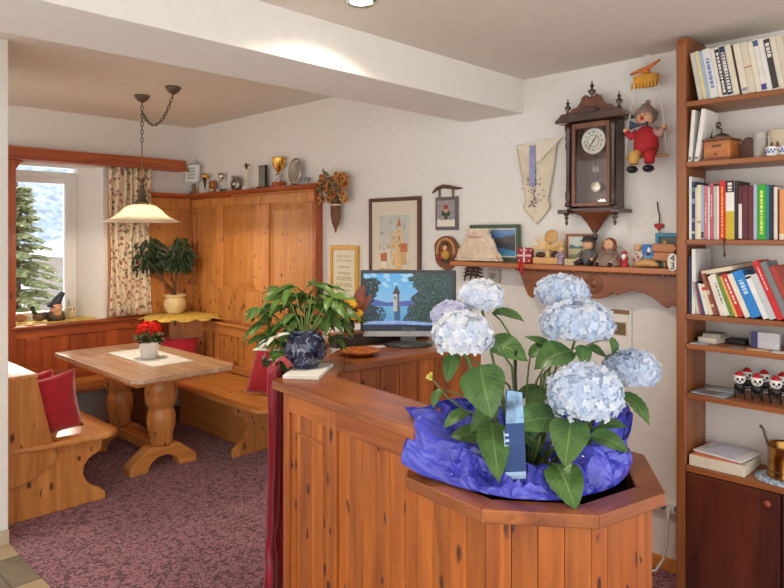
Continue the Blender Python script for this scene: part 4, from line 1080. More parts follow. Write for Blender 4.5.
for k, (z, w_, s_) in enumerate(((.055, .055, 1), (.098, .062, -1))):
    MB().prism([(-w_, z-.018), (w_*.8, z-.022), (w_*1.05, z), (w_*.8, z+.02), (-w_*.85, z+.022)], -.022, -.008, 'Y').build('arrow_board', wood('orange_board_%d' % k, rgb(196, 124, 66), rgb(160, 92, 44), 'X', 0), t, bevel=.004)
t = keep('hanging_number_sign', 'white oval plaque with black numerals hanging at the shelf end by the bookshelf', 'plaque', 4.80, -.151)
b = MB(); b.prism([(.026*math.cos(a), .032+.043*math.sin(a)) for a in [2*math.pi*k/28 for k in range(28)]], -.008, 0, 'Y'); o = b.build('oval', plain('porcelain', rgb(232, 226, 212), .2, var=.01), t, bevel=.002)
text_mesh('4', .046, 'numeral', black, t, (0, -.009, .050)); text_mesh('3', .046, 'numeral', black, t, (0, -.009, .014))
t = thing('hanging_heart', 'red heart on a dark cord hanging on the wall above the teal frame', 'ornament', (4.675, -.012, 1.725))
hp = [(.0, -.022)]+[(.020*(16*math.sin(a)**3)/16, .018*(13*math.cos(a)-5*math.cos(2*a)-2*math.cos(3*a)-math.cos(4*a))/16) for a in [math.pi*1.0-2*math.pi*k/30 for k in range(1, 30)]]
b = MB(); b.prism([(x*1.15, z*1.15) for x, z in hp[1:]], -.007, .007, 'Y'); b.build('heart', solid((170, 40, 40)), t, bevel=.004, seg=3)
MB().tube([(.0, 0, .012), (.004, 0, .05), (-.006, 0, .09), (-.012, .008, .125)], .003, 6).tube([(.0, 0, -.018), (.0, 0, -.05)], .002, 6).build('cord', solid((70, 50, 44)), t)

# clown on a swing
t = thing('swing_puppet', 'clown puppet in red on a cord swing hanging beside the bookshelf', 'puppet', (4.64, -.085, 2.02))
ped = solid((176, 34, 44), .8)
MB().lathe([(0, .055), (.05, .06), (.062, .10), (.058, .15), (.045, .19), (.02, .205), (0, .205)], seg=20, sy=.75).build('body', ped, t)
MB().ball((0, -.01, .245), (.042, .038, .042), 18).build('head', skin, t)
b = MB(); b.ball((0, .004, .255), (.054, .038, .042), 16); b.build('hair', plain('grey_hair', rgb(150, 128, 116), .9, var=.2, bumpy=.8), t)
MB().lathe([(0, .0), (.058, 0), (.05, .015), (.034, .03), (.018, .05), (0, .055)], (0, 0, .268), 18).ball((.01, 0, .325), .013, 10, k=5).build('hat', plain('taupe_hat', rgb(140, 116, 108), .9), t)
MB().ball((0, -.05, .24), .011, 10, k=5).build('nose', solid((200, 50, 44)), t)
b = MB(); b.ball((-.01, -.047, .258), .004, 6, k=3); b.ball((.012, -.047, .258), .004, 6, k=3); b.build('eyes', black, t)
b = MB(); b.prism([(-.062, .192), (-.012, .205), (.012, .205), (.03, .198), (.03, .222), (.01, .212), (-.012, .212), (-.06, .235)], -.060, -.040, 'Y'); b.build('bow_tie', solid((50, 60, 84)), t, bevel=.003)
for s_ in (-1, 1):
    MB().tube([(s_*.045, 0, .18), (s_*.075, -.01, .16), (s_*.095, -.015, .185)], [.020, .019, .016], 10).build('arm', ped if s_ < 0 else solid((196, 150, 140)), t)
    MB().ball((s_*.098, -.016, .195), .014, 10, k=5).build('hand', skin, t)
    MB().tube([(s_*.028, -.01, .075), (s_*.040, -.05, .06), (s_*.040, -.055, .015)], [.028, .027, .024], 10).build('leg', solid((206, 160, 84), .8) if s_ < 0 else ped, t)
    MB().ball((s_*.041, -.068, -.012), (.026, .040, .020), 12, k=6).build('shoe', black, t)
MB().tube([(-.11, 0, .055), (.11, 0, .055)], .007, 8).build('swing_bar', ltwood, t)
cord = plain('white_cord', rgb(226, 222, 214), .8)
MB().tube([(-.105, 0, .055), (-.095, -.012, .19), (-.055, 0, .40), (-.045, .0, .42)], .0028, 6).build('cord', cord, t)
MB().tube([(.105, 0, .055), (.098, -.012, .19), (.065, 0, .40), (.055, 0, .42)], .0028, 6).build('cord', cord, t)
b = MB(); yel = plain('yellow_wood', rgb(222, 160, 56), .6, var=.12)
b.lathe([(0, .0), (.055, .0), (.062, .02), (.066, .055), (.05, .06), (0, .06)], (0, 0, .405), 18, sy=.5)
for k in range(8): b.cbox((-.06+k*.017, -.03, .41), (.008, .006, .03))
b.build('yellow_basket', yel, t)
MB().ball((0, 0, .48), (.022, .018, .018)).tube([(-.075, -.01, .475), (-.03, -.01, .487), (.02, -.01, .497), (.075, -.01, .525)], [.006, .011, .011, .006], 8).build('propeller', plain('orange_wood', rgb(206, 116, 44), .6), t)
MB().tube([(0, 0, .50)]+[(.022*math.sin(a), .01, .545-.022*math.cos(a)) for a in [math.pi*2*k/12 for k in range(13)]], .003, 6).build('cord', cord, t)

# notice below the shelf, power strip and cable
t = thing('wall_calendar', 'white sheet with a brown header and small pictures on the wall behind the flowers', 'calendar', (4.42, -.003, 1.06))
MB().box(-.10, .11, -.006, 0, 0, .24).build('sheet', paper, t)
MB().box(-.09, .10, -.008, -.006, .205, .228).build('header', solid((150, 112, 84)), t)
for x0, x1, z0, z1 in ((-.095, -.012, .05, .17), (.012, .085, .09, .165)):
    picture('small_picture', t, x1-x0, z1-z0, 12, 14, lambda u, v: (104+70*abs(nz(u, v, 5)), 84+60*abs(nz(u, v, 5, 2)), 64) if .1 < u < .9 and .1 < v < .9 else (206, 196, 176), printm, loc=((x0+x1)/2, -.0075, z0))
t = thing('power_strip', 'white power strip fixed low on the wall between planter and bookshelf', 'socket', (4.72, -.002, .305))
MB().box(-.14, .125, -.04, 0, 0, .05).build('strip', white, t, bevel=.006)
for k in range(3): MB().lathe([(.019, 0), (.019, .003), (.015, .003), (.014, -.002), (0, -.002)], seg=20).build('outlet', grey, t, rot=(R(90), 0, 0), loc=(-.09+k*.075, -.041, .026))
t = thing('power_cable', 'white cable hanging from the power strip down to the carpet', 'cable', (0, 0, 0))
MB().tube([(4.74, -.05, .33), (4.735, -.055, .26), (4.73, -.045, .15), (4.715, -.06, .07), (4.69, -.09, .02), (4.62, -.10, .006), (4.52, -.12, .006)], .006, 8).build('cable', white, t)

# ------------------------------------------------------------------ bookshelf
BX = 4.90
t = thing('bookshelf', 'tall brown wooden bookshelf with closed cupboard doors below', 'bookshelf', (BX, 0, 0))
X1 = 1.16
P = [(0-.004, 0), (-.26, 0), (-.26, 2.555), (-.245, 2.585), (-.22, 2.594), (-.004, 2.594)]
MB().prism(P, -.045, 0, 'X').build('side_panel', shelfZ, t, bevel=.008, seg=3)
MB().prism(P, X1, X1+.045, 'X').build('side_panel', shelfZ, t, bevel=.008, seg=3)
SH = {'A': 2.288, 'B': 2.014, 'C': 1.662, 'D': 1.324, 'E': 1.189, 'F': .964}
for k, z in SH.items(): MB().box(.001, X1-.001, -.262, -.004, z-.024, z-.0005).build('shelf_board', shelfX, t, bevel=.003)
MB().box(.001, X1-.001, -.268, -.004, .612, .6375).build('cupboard_top', shelfX, t, bevel=.003)
MB().box(.001, X1-.001, -.245, -.004, .06, .61).build('cupboard_body', cabZ, t)
for k in range(3):
    d = MB().box(.004+k*.385, .004+k*.385+.378, -.266, -.246, .03, .607).build('door', cabZ, t, bevel=.003)
    kx = .004+k*.385+(.335 if k == 0 else .045 if k == 1 else .335)
    MB().lathe([(0, 0), (.008, 0), (.007, .008), (.014, .014), (.015, .022), (.010, .028), (0, .029)], seg=16).build('knob', plain('brown_knob', rgb(140, 76, 50), .35), d, rot=(R(90), 0, 0), loc=(kx, -.266, .563))

# books: spine at the front, one thing each
def book(label, x, z, w, h, lean, col, bands=(), letter=None, y=-.245, d=.16, rough=.55, right=False, cat='book', group=None):
    t = thing('book', label, cat, (x, y, z), rot=(0, R(lean), 0), group=group)
    o = -w if right else 0
    b = MB(); c = .0022
    b.box(o, o+c, 0, d, 0, h); b.box(o+w-c, o+w, 0, d, 0, h); b.box(o+c, o+w-c, 0, c, 0, h)
    b.build('cover', solid(col, rough), t, bevel=.0008, seg=1)
    MB().box(o+c, o+w-c, c, d-.004, .003, h-.004).build('pages', cream, t)
    if bands:
        for z0, z1, cc in bands: MB().box(o+.0006, o+w-.0006, -.0010, .0003, h*z0, h*z1).build('spine_band', solid(cc), t)
    if letter:
        cc, z0, z1, ww = letter; b = MB(); rr = random.Random(hash(label) % 97 if False else sum(map(ord, label)))
        zz = z0*h
        while zz < z1*h:
            l = rr.uniform(.006, .016); b.box(o+w*(.5-ww/2), o+w*(.5+ww/2), -.0018, -.0002, zz, min(zz+l, z1*h)); zz += l+rr.uniform(.002, .006)
        b.build('spine_lettering', solid(cc), t)
    return t
def row(items, x, z, lean, h0=None):
    for it in items:
        lab, w, h, col = it[:4]; kw = dict(it[4]) if len(it) > 4 else {}
        ln = kw.pop('lean', lean); gap = kw.pop('gap', 0); x += gap
        book(lab, x, z, w, h, ln, col, **kw)
        x += w/math.cos(R(ln))+.0006
K, Wt = (30, 30, 34), (226, 222, 212)
row([
 ('pale grey book leaning at the left end of the top shelf', .021, .222, (200, 194, 180)),
 ('pale yellow book on the top shelf, second from the left', .015, .226, (220, 208, 160)),
 ('thin light blue book on the top shelf, third from the left', .014, .224, (168, 184, 204)),
 ('thick white book with faint blue lettering on the top shelf', .034, .228, (224, 224, 220), dict(letter=((120, 140, 190), .2, .8, .4))),
 ('plain white book just left of the first black lettered spine on the top shelf', .016, .226, Wt),
 ('white book with a black lettered spine panel, left one of the neighbouring pair', .019, .228, Wt, dict(bands=((.04, .95, K),), letter=(Wt, .08, .9, .5))),
 ('white book with a navy lettered spine panel, right one of the neighbouring pair', .023, .230, Wt, dict(bands=((.03, .98, (52, 60, 92)),), letter=(Wt, .08, .86, .6))),
 ('cream book right of the navy lettered spine on the top shelf', .024, .228, (222, 214, 194)),
 ('thin dark brown book between cream books on the top shelf', .008, .226, (70, 44, 36)),
 ('cream book right of the thin dark brown one on the top shelf', .027, .226, (224, 216, 198), dict(letter=((150, 140, 170), .06, .12, .7))),
 ('beige book with a thin red line in the middle of the top shelf', .028, .226, (216, 204, 182), dict(bands=((.5, .52, (170, 90, 70)),))),
 ('ivory book left of the one with blue labels on the top shelf', .020, .224, (228, 220, 200)),
 ('white book with small blue labels at top and foot of its spine', .020, .232, Wt, dict(bands=((.86, .97, (70, 96, 130)), (.03, .14, (70, 60, 150))))),
 ('white book left of the single black lettered spine further right on the top shelf', .019, .228, (230, 228, 222)),
 ('white book with a single broad black lettered spine, right part of the top shelf', .024, .228, Wt, dict(bands=((.03, .97, (60, 56, 54)),), letter=(Wt, .62, .92, .6))),
 ('cream book right of the single black lettered spine', .020, .226, (222, 214, 196)),
 ('beige book at the right edge of the photo on the top shelf', .024, .228, (214, 204, 184)),
], BX+.050, SH['A'], -10)
book('upright thin white book at the left end of the coffee grinder shelf', BX+.004, SH['B'], .015, .236, 4, (228, 226, 220), d=.17, letter=((120, 110, 100), .05, .1, .6))
book('wide white book leaning beside the coffee grinder, a dark mark on its cover', BX+.030, SH['B'], .018, .238, 8, (230, 228, 222), d=.17, letter=((120, 110, 100), .05, .1, .6))
t_ = [o for o in bpy.data.objects if o.get('label', '').startswith('wide white book')][0]
MB().prism([(.09, .08), (.14, .08), (.115, .16)], .0185, .0192, 'X').build('cover_mark', solid((60, 84, 72)), t_)
Mr = (96, 36, 46)
row([
 ('tall white book at the left end of the colourful upright row', .012, .285, (222, 222, 218)),
 ('dark blue patterned book, second in the colourful upright row', .014, .262, (54, 60, 96), dict(bands=((.1, .14, (200, 190, 150)), (.3, .36, (140, 130, 150)), (.62, .7, (150, 160, 180)), (.82, .9, (90, 130, 120))))),
 ('slim grey white book between the dark blue and cream ones', .007, .235, (206, 206, 200)),
 ('cream book in the colourful upright row left of the pink ones', .018, .246, (226, 214, 180), dict(bands=((.3, .34, (190, 150, 110)),))),
 ('pale blue book beside the cream one in the colourful row', .011, .242, (160, 178, 210), dict(bands=((.03, .14, (50, 60, 80)),))),
 ('dusty pink book, the left one of the two pink spines', .017, .240, (196, 120, 128), dict(letter=((226, 200, 196), .3, .7, .25))),
 ('thin white book between the two pink spines', .007, .236, (226, 222, 220)),
 ('rose book, the right one of the two pink spines', .015, .252, (190, 96, 110), dict(letter=((230, 200, 200), .4, .8, .25))),
 ('light grey book left of the bright red one', .013, .236, (190, 184, 178)),
 ('narrow white book touching the bright red one', .009, .238, (228, 226, 222)),
 ('bright red book with yellow lettering in the upright row', .027, .258, (206, 44, 40), dict(letter=((240, 190, 80), .04, .9, .22))),
 ('thick book with black patterned top, white middle and yellow foot', .035, .258, (232, 230, 222), dict(bands=((0, .48, (206, 176, 50)), (.80, 1, K)), letter=(Wt, .82, .98, .5))),
 ('black book right of the black, white and yellow one', .016, .256, (38, 32, 34)),
 ('maroon book with a long white label in the upright row', .014, .234, Mr, dict(bands=((.02, .66, (228, 220, 214)),))),
 ('plain maroon book right of the white labelled one', .023, .234, Mr),
 ('plain maroon book, the right one next to the pale blue spine', .020, .232, (104, 40, 48)),
 ('pale lilac blue book left of the green one', .014, .236, (176, 184, 206)),
 ('bright green book with yellow lettering', .034, .234, (50, 170, 60), dict(letter=((226, 230, 110), .1, .9, .3))),
 ('teal book right of the bright green one', .011, .232, (60, 130, 140)),
 ('dark navy book right of the teal one', .013, .230, (40, 44, 60)),
 ('cream white book after the navy one in the upright row', .014, .222, (222, 214, 200), dict(gap=.003)),
 ('thin dark red book left of the orange one', .006, .210, (110, 40, 36)),
 ('orange book with cream foot in the upright row', .028, .208, (222, 150, 84), dict(bands=((.0, .12, (226, 214, 190)),))),
 ('white book right of the orange one', .015, .202, (226, 224, 216)),
 ('dark green speckled book near the right edge of the upright row', .018, .190, (46, 86, 76), dict(letter=((190, 200, 170), .1, .9, .5))),
 ('cream book at the right edge of the upright row', .020, .200, (224, 212, 178)),
], BX+.008, SH['C'], 0)
book('tall white album standing at the left end of the leaning row', BX+.020, SH['D'], .016, .295, 0, (224, 224, 220), d=.2)
book('thin dark blue folder squeezed left of the white album', BX+.006, SH['D'], .010, .26, 0, (44, 48, 86), d=.2)
row([
 ('small cream booklet leaning at the left of the slanted row', .009, .150, (220, 208, 180), dict(lean=-9)),
 ('grey blue booklet in the slanted row, second from left', .008, .150, (150, 160, 180), dict(lean=-10)),
 ('dark red booklet in the slanted row', .008, .148, (150, 44, 46), dict(lean=-12)),
 ('navy booklet in the slanted row beside the dark red one', .010, .146, (60, 70, 120), dict(lean=-13)),
 ('white booklet right of the navy one in the slanted row', .014, .142, (226, 222, 212), dict(lean=-14)),
 ('cream paperback in the slanted row with a red dot', .018, .140, (222, 212, 186), dict(lean=-15, bands=((.8, .9, (190, 50, 46)),))),
 ('brown patterned paperback in the slanted row', .015, .190, (150, 84, 66), dict(lean=-17, bands=((.2, .26, (206, 190, 160)), (.5, .6, (206, 190, 160))))),
 ('reddish brown paperback in the slanted row', .012, .160, (130, 60, 52), dict(lean=-17)),
 ('white paperback leaning left of the wide white one', .015, .180, (226, 220, 208), dict(lean=-18)),
 ('wide white paperback left of the olive green book', .022, .190, (228, 226, 216), dict(lean=-19, letter=((140, 140, 120), .3, .8, .3))),
 ('olive green book leaning in the slanted row', .018, .182, (110, 140, 60), dict(lean=-20)),
 ('ochre yellow book between olive and red in the slanted row', .012, .186, (222, 178, 90), dict(lean=-21)),
 ('red book with white lettering leaning in the slanted row', .024, .196, (200, 44, 44), dict(lean=-22, letter=((240, 220, 210), .3, .9, .3))),
 ('white book between the red and the blue one in the slanted row', .022, .198, (226, 222, 206), dict(lean=-22)),
 ('thick bright blue book leaning in the slanted row', .042, .210, (40, 130, 206), dict(lean=-22, letter=((190, 220, 240), .5, .8, .4))),
 ('white book with black top band right of the blue one', .022, .196, (226, 228, 228), dict(lean=-22, bands=((.92, .97, K),))),
 ('light grey book behind the tall red one in the slanted row', .026, .200, (196, 202, 206), dict(lean=-22)),
 ('tall red hardback leaning at the right edge of the slanted row', .026, .262, (200, 40, 44), dict(lean=-22, letter=((236, 190, 190), .5, .9, .2))),
 ('tall grey book behind the tall red hardback', .026, .258, (120, 124, 126), dict(lean=-22)),
 ('red brown book beyond the tall grey one', .022, .24, (170, 60, 50), dict(lean=-22)),
], BX+.042, SH['D'], -18)
t = thing('book', 'brown book lying askew on top of the slanted row', 'book', (BX+.055, -.215, SH['D']+.172), rot=(R(4), R(-12), R(-10)))
MB().box(0, .14, 0, .18, .004, .022).build('pages', cream, t)
MB().box(-.003, .143, -.002, .183, 0, .004).box(-.003, .143, -.002, .183, .022, .026).box(-.003, 0, -.002, .183, .004, .022).build('cover', solid((126, 78, 62)), t, bevel=.001)
t = thing('bookmark_ribbon', 'dark red ribbon hanging over the edge of the middle shelf', 'ribbon', (BX+.165, -.264, SH['C']+.0))
MB().tube([(0, .012, .004), (0, -.002, .002), (0, -.004, -.03), (.003, -.004, -.06)], .003, 6).build('ribbon', solid((90, 30, 36)), t)
MB().ball((.003, -.004, -.066), (.006, .005, .012), 8, k=5).build('tassel', solid((90, 30, 36)), t)

# shelf with the coffee grinder
B_ = SH['B']
t = thing('coffee_grinder', 'old wooden coffee grinder with a crank on the second shelf', 'grinder', (BX+.128, -.185, B_), R(-6))
MB().box(-.058, .058, -.05, .05, .008, .088).build('wooden_box', wood('grinder_wood', rgb(196, 124, 62), rgb(150, 84, 40), 'X', 0), t, bevel=.004)
MB().box(-.064, .064, -.056, .056, 0, .010).build('base', clkM, t, bevel=.003)
MB().box(-.064, .064, -.056, .056, .088, .098).build('lid', clkM, t, bevel=.003)
dr = MB().box(-.048, .048, -.054, -.05, .012, .042).build('drawer', wood('grinder_drawer', rgb(180, 104, 50), rgb(140, 76, 36), 'X', 0), t, bevel=.002)
MB().ball((0, -.058, .027), .006, 10, k=5).build('knob', brass, dr)
MB().box(-.02, .02, -.0515, -.050, .058, .070).build('name_plate', solid((120, 76, 44)), t)
MB().lathe([(0, 0), (.045, 0), (.030, .018), (.012, .026), (0, .026)], (0, 0, .098), 20).build('hopper', bronze, t)
MB().tube([(0, 0, .12), (0, 0, .145), (-.012, -.02, .150), (.0, -.03, .152)], .004, 6).ball((.0, -.03, .160), (.012, .012, .014), 12, k=6).build('crank', bronze, t)
t = thing('wooden_wedge', 'dark brown wedge shaped wooden block right of the coffee grinder', 'block', (BX+.205, -.13, B_), R(-4))
b = MB(); b.prism([(-.055, 0), (.05, 0), (.05, .085), (.035, .10), (.015, .10), (-.01, .070), (-.055, .022)], -.03, .03, 'Y'); b.build('block', solid((92, 56, 44), .5), t, bevel=.006)
t = thing('stoneware_mug', 'grey white stoneware mug with a lighter rim, right of the wooden wedge', 'mug', (BX+.277, -.16, B_))
def mug(t, r, h, m1):
    MB().lathe([(0, 0), (r*.95, 0), (r, .006), (r, h-.006), (r*.97, h), (r*.90, h), (r*.9, .01), (0, .01)], seg=28).build('body', m1, t)
    MB().tube([(r*.95, 0, h*.82), (r*1.45, 0, h*.8), (r*1.5, 0, h*.4), (r*.95, 0, h*.22)], .007, 8).build('handle', m1, t)
mug(t, .026, .115, plain('grey_stoneware', rgb(186, 180, 172), .4, var=.1))
t = thing('beer_mug', 'big cream stoneware mug with a brown painted scene behind two little cups', 'mug', (BX+.345, -.13, B_))
mug(t, .046, .122, plain('cream_stoneware', rgb(206, 192, 164), .4, var=.08))
b = MB()
for k in range(7):
    a = R(-120+k*9); b.ball((.0465*math.cos(a), .0465*math.sin(a), .045+.012*math.sin(k*2)), (.006, .006, .012), 8, k=4)
b.build('painted_scene', solid((130, 84, 60)), t)
for lab, x in (('small white cup with blue flowers, the left one of two', BX+.338), ('small white cup with blue flowers, the right one of two', BX+.392)):
    t = thing('small_cup', lab, 'cup', (x, -.215, B_), group='small white cups with blue flowers')
    mug(t, .023, .042, white)
    b = MB()
    for k in range(6):
        a = R(-130+k*16); b.ball((.0232*math.cos(a), .0232*math.sin(a), .018+.009*(k % 2)), (.0045, .0045, .005), 8, k=4)
    b.build('blue_flowers', solid((90, 110, 190)), t)

# narrow shelf
E_ = SH['E']
def flat(name, label, cat, x, y, z, w, d, h, col, rz=0, band=None):
    t = thing(name, label, cat, (x, y, z), rz)
    MB().box(-w/2, w/2, -d/2, d/2, 0, h).build('body', solid(col), t, bevel=min(.003, h*.3))
    if band: MB().box(-w/2+band[0]*w, -w/2+band[1]*w, -d/2+.001, d/2-.001, h, h+.0006).build('print', solid(band[2]), t)
    return t
flat('paper_box', 'cream box lying at the left of the narrow shelf, lower of the two', 'box', BX+.075, -.13, E_, .085, .12, .026, (206, 198, 182), R(-8))
flat('paper_box', 'smaller grey box lying on the cream box on the narrow shelf', 'box', BX+.080, -.13, E_+.0262, .075, .10, .018, (160, 154, 146), R(4))
flat('black_case', 'flat black case on the narrow shelf behind the leaflets', 'case', BX+.165, -.08, E_, .085, .08, .020, (34, 34, 38), R(0))
flat('grey_box', 'grey green cardboard box in the middle of the narrow shelf', 'box', BX+.262, -.07, E_, .095, .06, .055, (162, 160, 146), 0)
t = thing('card_holder', 'white standing card with a purple left edge on the narrow shelf', 'card', (BX+.302, -.165, E_), R(-6))
MB().box(-.056, .056, -.008, .010, 0, .072).build('card', solid((214, 214, 222)), t, bevel=.002)
MB().box(-.056, -.030, -.0095, -.008, .001, .071).build('purple_edge', solid((76, 70, 130)), t)
flat('glass_stand', 'little grey glass stand at the right end of the narrow shelf', 'stand', BX+.405, -.13, E_, .06, .03, .045, (150, 156, 160))
flat('leaflet', 'pale blue leaflet at the left front corner of the narrow shelf', 'leaflet', BX+.045, -.222, E_, .075, .05, .003, (176, 190, 206), R(12))
flat('leaflet', 'grey leaflet on the front edge of the narrow shelf', 'leaflet', BX+.205, -.222, E_, .06, .05, .003, (130, 136, 140), R(-3))
flat('leaflet', 'cream orange leaflet on the front edge of the narrow shelf', 'leaflet', BX+.288, -.225, E_, .085, .045, .003, (222, 184, 140), R(2))
flat('leaflet', 'white leaflet on the front edge of the narrow shelf, right of the cream one', 'leaflet', BX+.385, -.225, E_, .085, .05, .003, (230, 228, 224), R(-2))

# shelf with the figures
F_ = SH['F']
flat('brochure', 'grey blue brochure lying at the left of the figures, lower one', 'brochure', BX+.095, -.16, F_, .15, .17, .006, (150, 160, 172), R(-6), (.2, .7, (120, 110, 104)))
flat('brochure', 'grey brochure lying crosswise on the lower brochure', 'brochure', BX+.105, -.11, F_+.0068, .12, .09, .004, (170, 180, 188), R(3))
def skull(label, x, y):
    t = thing('santa_figurine', label, 'figurine', (x, y, F_), R(20), group='black and white figures with red hats')
    for s_ in (-1, 1): MB().tube([(s_*.019, .0+.024*math.cos(a), .0265+.024*math.sin(a)) for a in [2*math.pi*k/18 for k in range(18)]], .0026, 6, closed=True).build('wheel', black, t)
    MB().tube([(-.019, 0, .0265), (.019, 0, .0265)], .003, 6).build('axle', black, t)
    MB().ball((0, 0, .052), (.022, .020, .020), 14).build('body', black, t)
    MB().ball((0, -.006, .086), (.024, .022, .022), 16).build('head', white, t)
    b = MB()
    for s_ in (-1, 1): b.ball((s_*.009, -.026, .088), (.006, .004, .006), 8, k=4)
    b.ball((0, -.029, .080), .004, 8, k=4); b.build('eyes', black, t)
    MB().lathe([(0, .024), (.010, .018), (.020, .006), (.023, 0), (0, 0)], (0, .0, .098), 14).build('red_hat', solid((186, 36, 40)), t)
    MB().lathe([(.019, -.004), (.0255, -.004), (.0255, .004), (.019, .004)], (0, 0, .099), 14).build('hat_trim', white, t)
for lab, x, y in (('front left black and white figure with a red hat', .206, -.195), ('front middle black and white figure with a red hat', .276, -.195), ('front right black and white figure with a red hat', .348, -.195),
                  ('back left black and white figure with a red hat', .204, -.085), ('back middle black and white figure with a red hat', .274, -.085), ('back right black and white figure with a red hat', .346, -.085)): skull(lab, BX+x, y)

# cupboard top
CT = .638
flat('flat_box', 'large flat white box lying on the cupboard top', 'box', BX+.127, -.135, CT, .232, .235, .048, (222, 212, 192), R(0))
flat('folder', 'orange folder lying on the large flat white box', 'folder', BX+.118, -.135, CT+.0485, .20, .21, .006, (204, 110, 70), R(3))
t = flat('paper_sheets', 'white printed sheets lying on the orange folder', 'paper', BX+.135, -.13, CT+.055, .215, .20, .010, (222, 222, 226), R(-9), (.15, .85, (200, 206, 222)))
t = thing('brass_pot', 'brass pot with a tall dark handle on the cupboard top at the right', 'pot', (BX+.37, -.13, CT+.004))
MB().lathe([(0, 0), (.070, 0), (.074, .004), (.072, .01), (.068, .09), (.070, .13), (.074, .135), (.070, .14), (.066, .13), (.062, .012), (0, .010)], seg=36).build('body', brass, t)
MB().tube([(-.068, 0, .12), (-.076, 0, .15), (-.085, 0, .185), (-.098, -.005, .205)], [.005, .006, .006, .007], 8).build('handle', bronze, t)
MB().tube([(.068, 0, .12), (.076, 0, .15), (.085, 0, .185)], [.005, .006, .006], 8).build('handle', bronze, t)
MB().lathe([(.0735, .03), (.0755, .032), (.0735, .034)], (0, 0, 0), 36).build('rim_band', bronze, t)
t = thing('doily', 'blue and white patterned doily beneath the brass pot', 'doily', (BX+.37, -.15, CT))
b = MB(); b.lathe([(0, 0), (.115, 0), (.115, .002), (0, .003)], seg=40, sy=.95)
def doilym():
    m, tt, bb = nt('blue_white_doily'); v = coords(tt); tt.links.new(ramp(tt, noise(tt, v, 60, 2), [(.45, rgb(206, 212, 220)), (.55, rgb(120, 150, 190))]), bb.inputs['Base Color']); bb.inputs['Roughness'].default_value = .9; return m
b.build('cloth', doilym(), t)
# ------------------------------------------------------------------ reception desk with planter
DR = R(-6.5); DO = (3.852, -1.787, 0)
desk = thing('reception_desk', 'L-shaped honey pine reception desk with a dark counter and an octagonal planter end', 'desk', DO, DR)
def DW(a, b, z): return (DO[0]+a*math.cos(DR)-b*math.sin(DR), DO[1]+a*math.sin(DR)+b*math.cos(DR), z)
front = [(0, 0), (.862, 0), (.83, .08), (.74, .234), (.0887, .2466), (-.0575, .107)]
MB().prism(front, 1.065, 1.10).build('countertop', topX, desk, bevel=.005, seg=3)
corner = [(-.0582, .1075), (.0882, .2472), (-.0635, .398), (-.52, .73), (-.30, .46)]
MB().prism(corner, 1.065, 1.0998).build('countertop', wood('stained_counter_diagonal', TL, TD, 'Y', .1, rough=.3, coat=.35), desk, bevel=.004, seg=3)
MB().prism([(-.0640, .3985), (-.076, 1.35), (-.52, 1.35), (-.52, .731)], 1.065, 1.1).build('countertop', topY, desk, bevel=.005, seg=3)
# front cladding
b = MB(); xs = [.07, .145, .225, .30, .345]
for x0, x1 in zip(xs, xs[1:]): b.box(x0, x1-.002, .045, .060, 0, 1.0)
xs = [.405, .475, .55, .625, .70, .775, .845]
for x0, x1 in zip(xs, xs[1:]): b.box(x0, x1-.002, .045, .060, 0, 1.0)
b.build('front_planks', deskZ, desk, bevel=.0015, seg=1)
b = MB(); b.box(.03, .075, .033, .060, 0, 1.065); b.box(.345, .405, .033, .060, 0, 1.065); b.build('front_stile', deskZ, desk, bevel=.004)
b = MB(); b.box(.075, .345, .033, .060, .985, 1.065); b.box(.405, .85, .033, .060, .985, 1.065); b.build('front_rail', deskX, desk, bevel=.004)
b = MB(); b.box(.11, .31, .041, .046, .905, .914); b.box(.11, .119, .041, .046, 0, .905); b.box(.301, .31, .041, .046, 0, .905); b.build('panel_moulding', deskZ, desk, bevel=.002)
def slab(p, q, th, z0, z1, mb):
    d = V((q[0]-p[0], q[1]-p[1], 0)).normalized(); n = V((-d.y, d.x, 0))*th
    mb.prism([p, q, (q[0]+n.x, q[1]+n.y), (p[0]+n.x, p[1]+n.y)], z0, z1)
b = MB(); slab((.035, .062), (-.02, .15), -.03, 0, 1.065, b); slab((-.02, .15), (-.26, .49), -.03, 0, 1.065, b); slab((-.26, .49), (-.46, .745), -.03, 0, 1.065, b); b.build('end_panel', deskZ, desk)
b = MB(); slab((-.46, .745), (-.46, 1.33), -.03, 0, 1.065, b); b.build('back_panel', deskZ, desk)
b = MB()
for k in range(8): slab((-.095-.0013*k, .40+k*.116), (-.0963-.0013*k, .40+(k+1)*.116-.003), .022, 0, 1.065, b)
slab((.075, .232), (-.09, .395), .022, 0, 1.065, b)
b.build('inner_planks', deskZ, desk, bevel=.0015, seg=1)
b = MB(); b.box(.09, .70, .195, .215, 0, 1.065); b.build('inner_panel', deskX, desk)
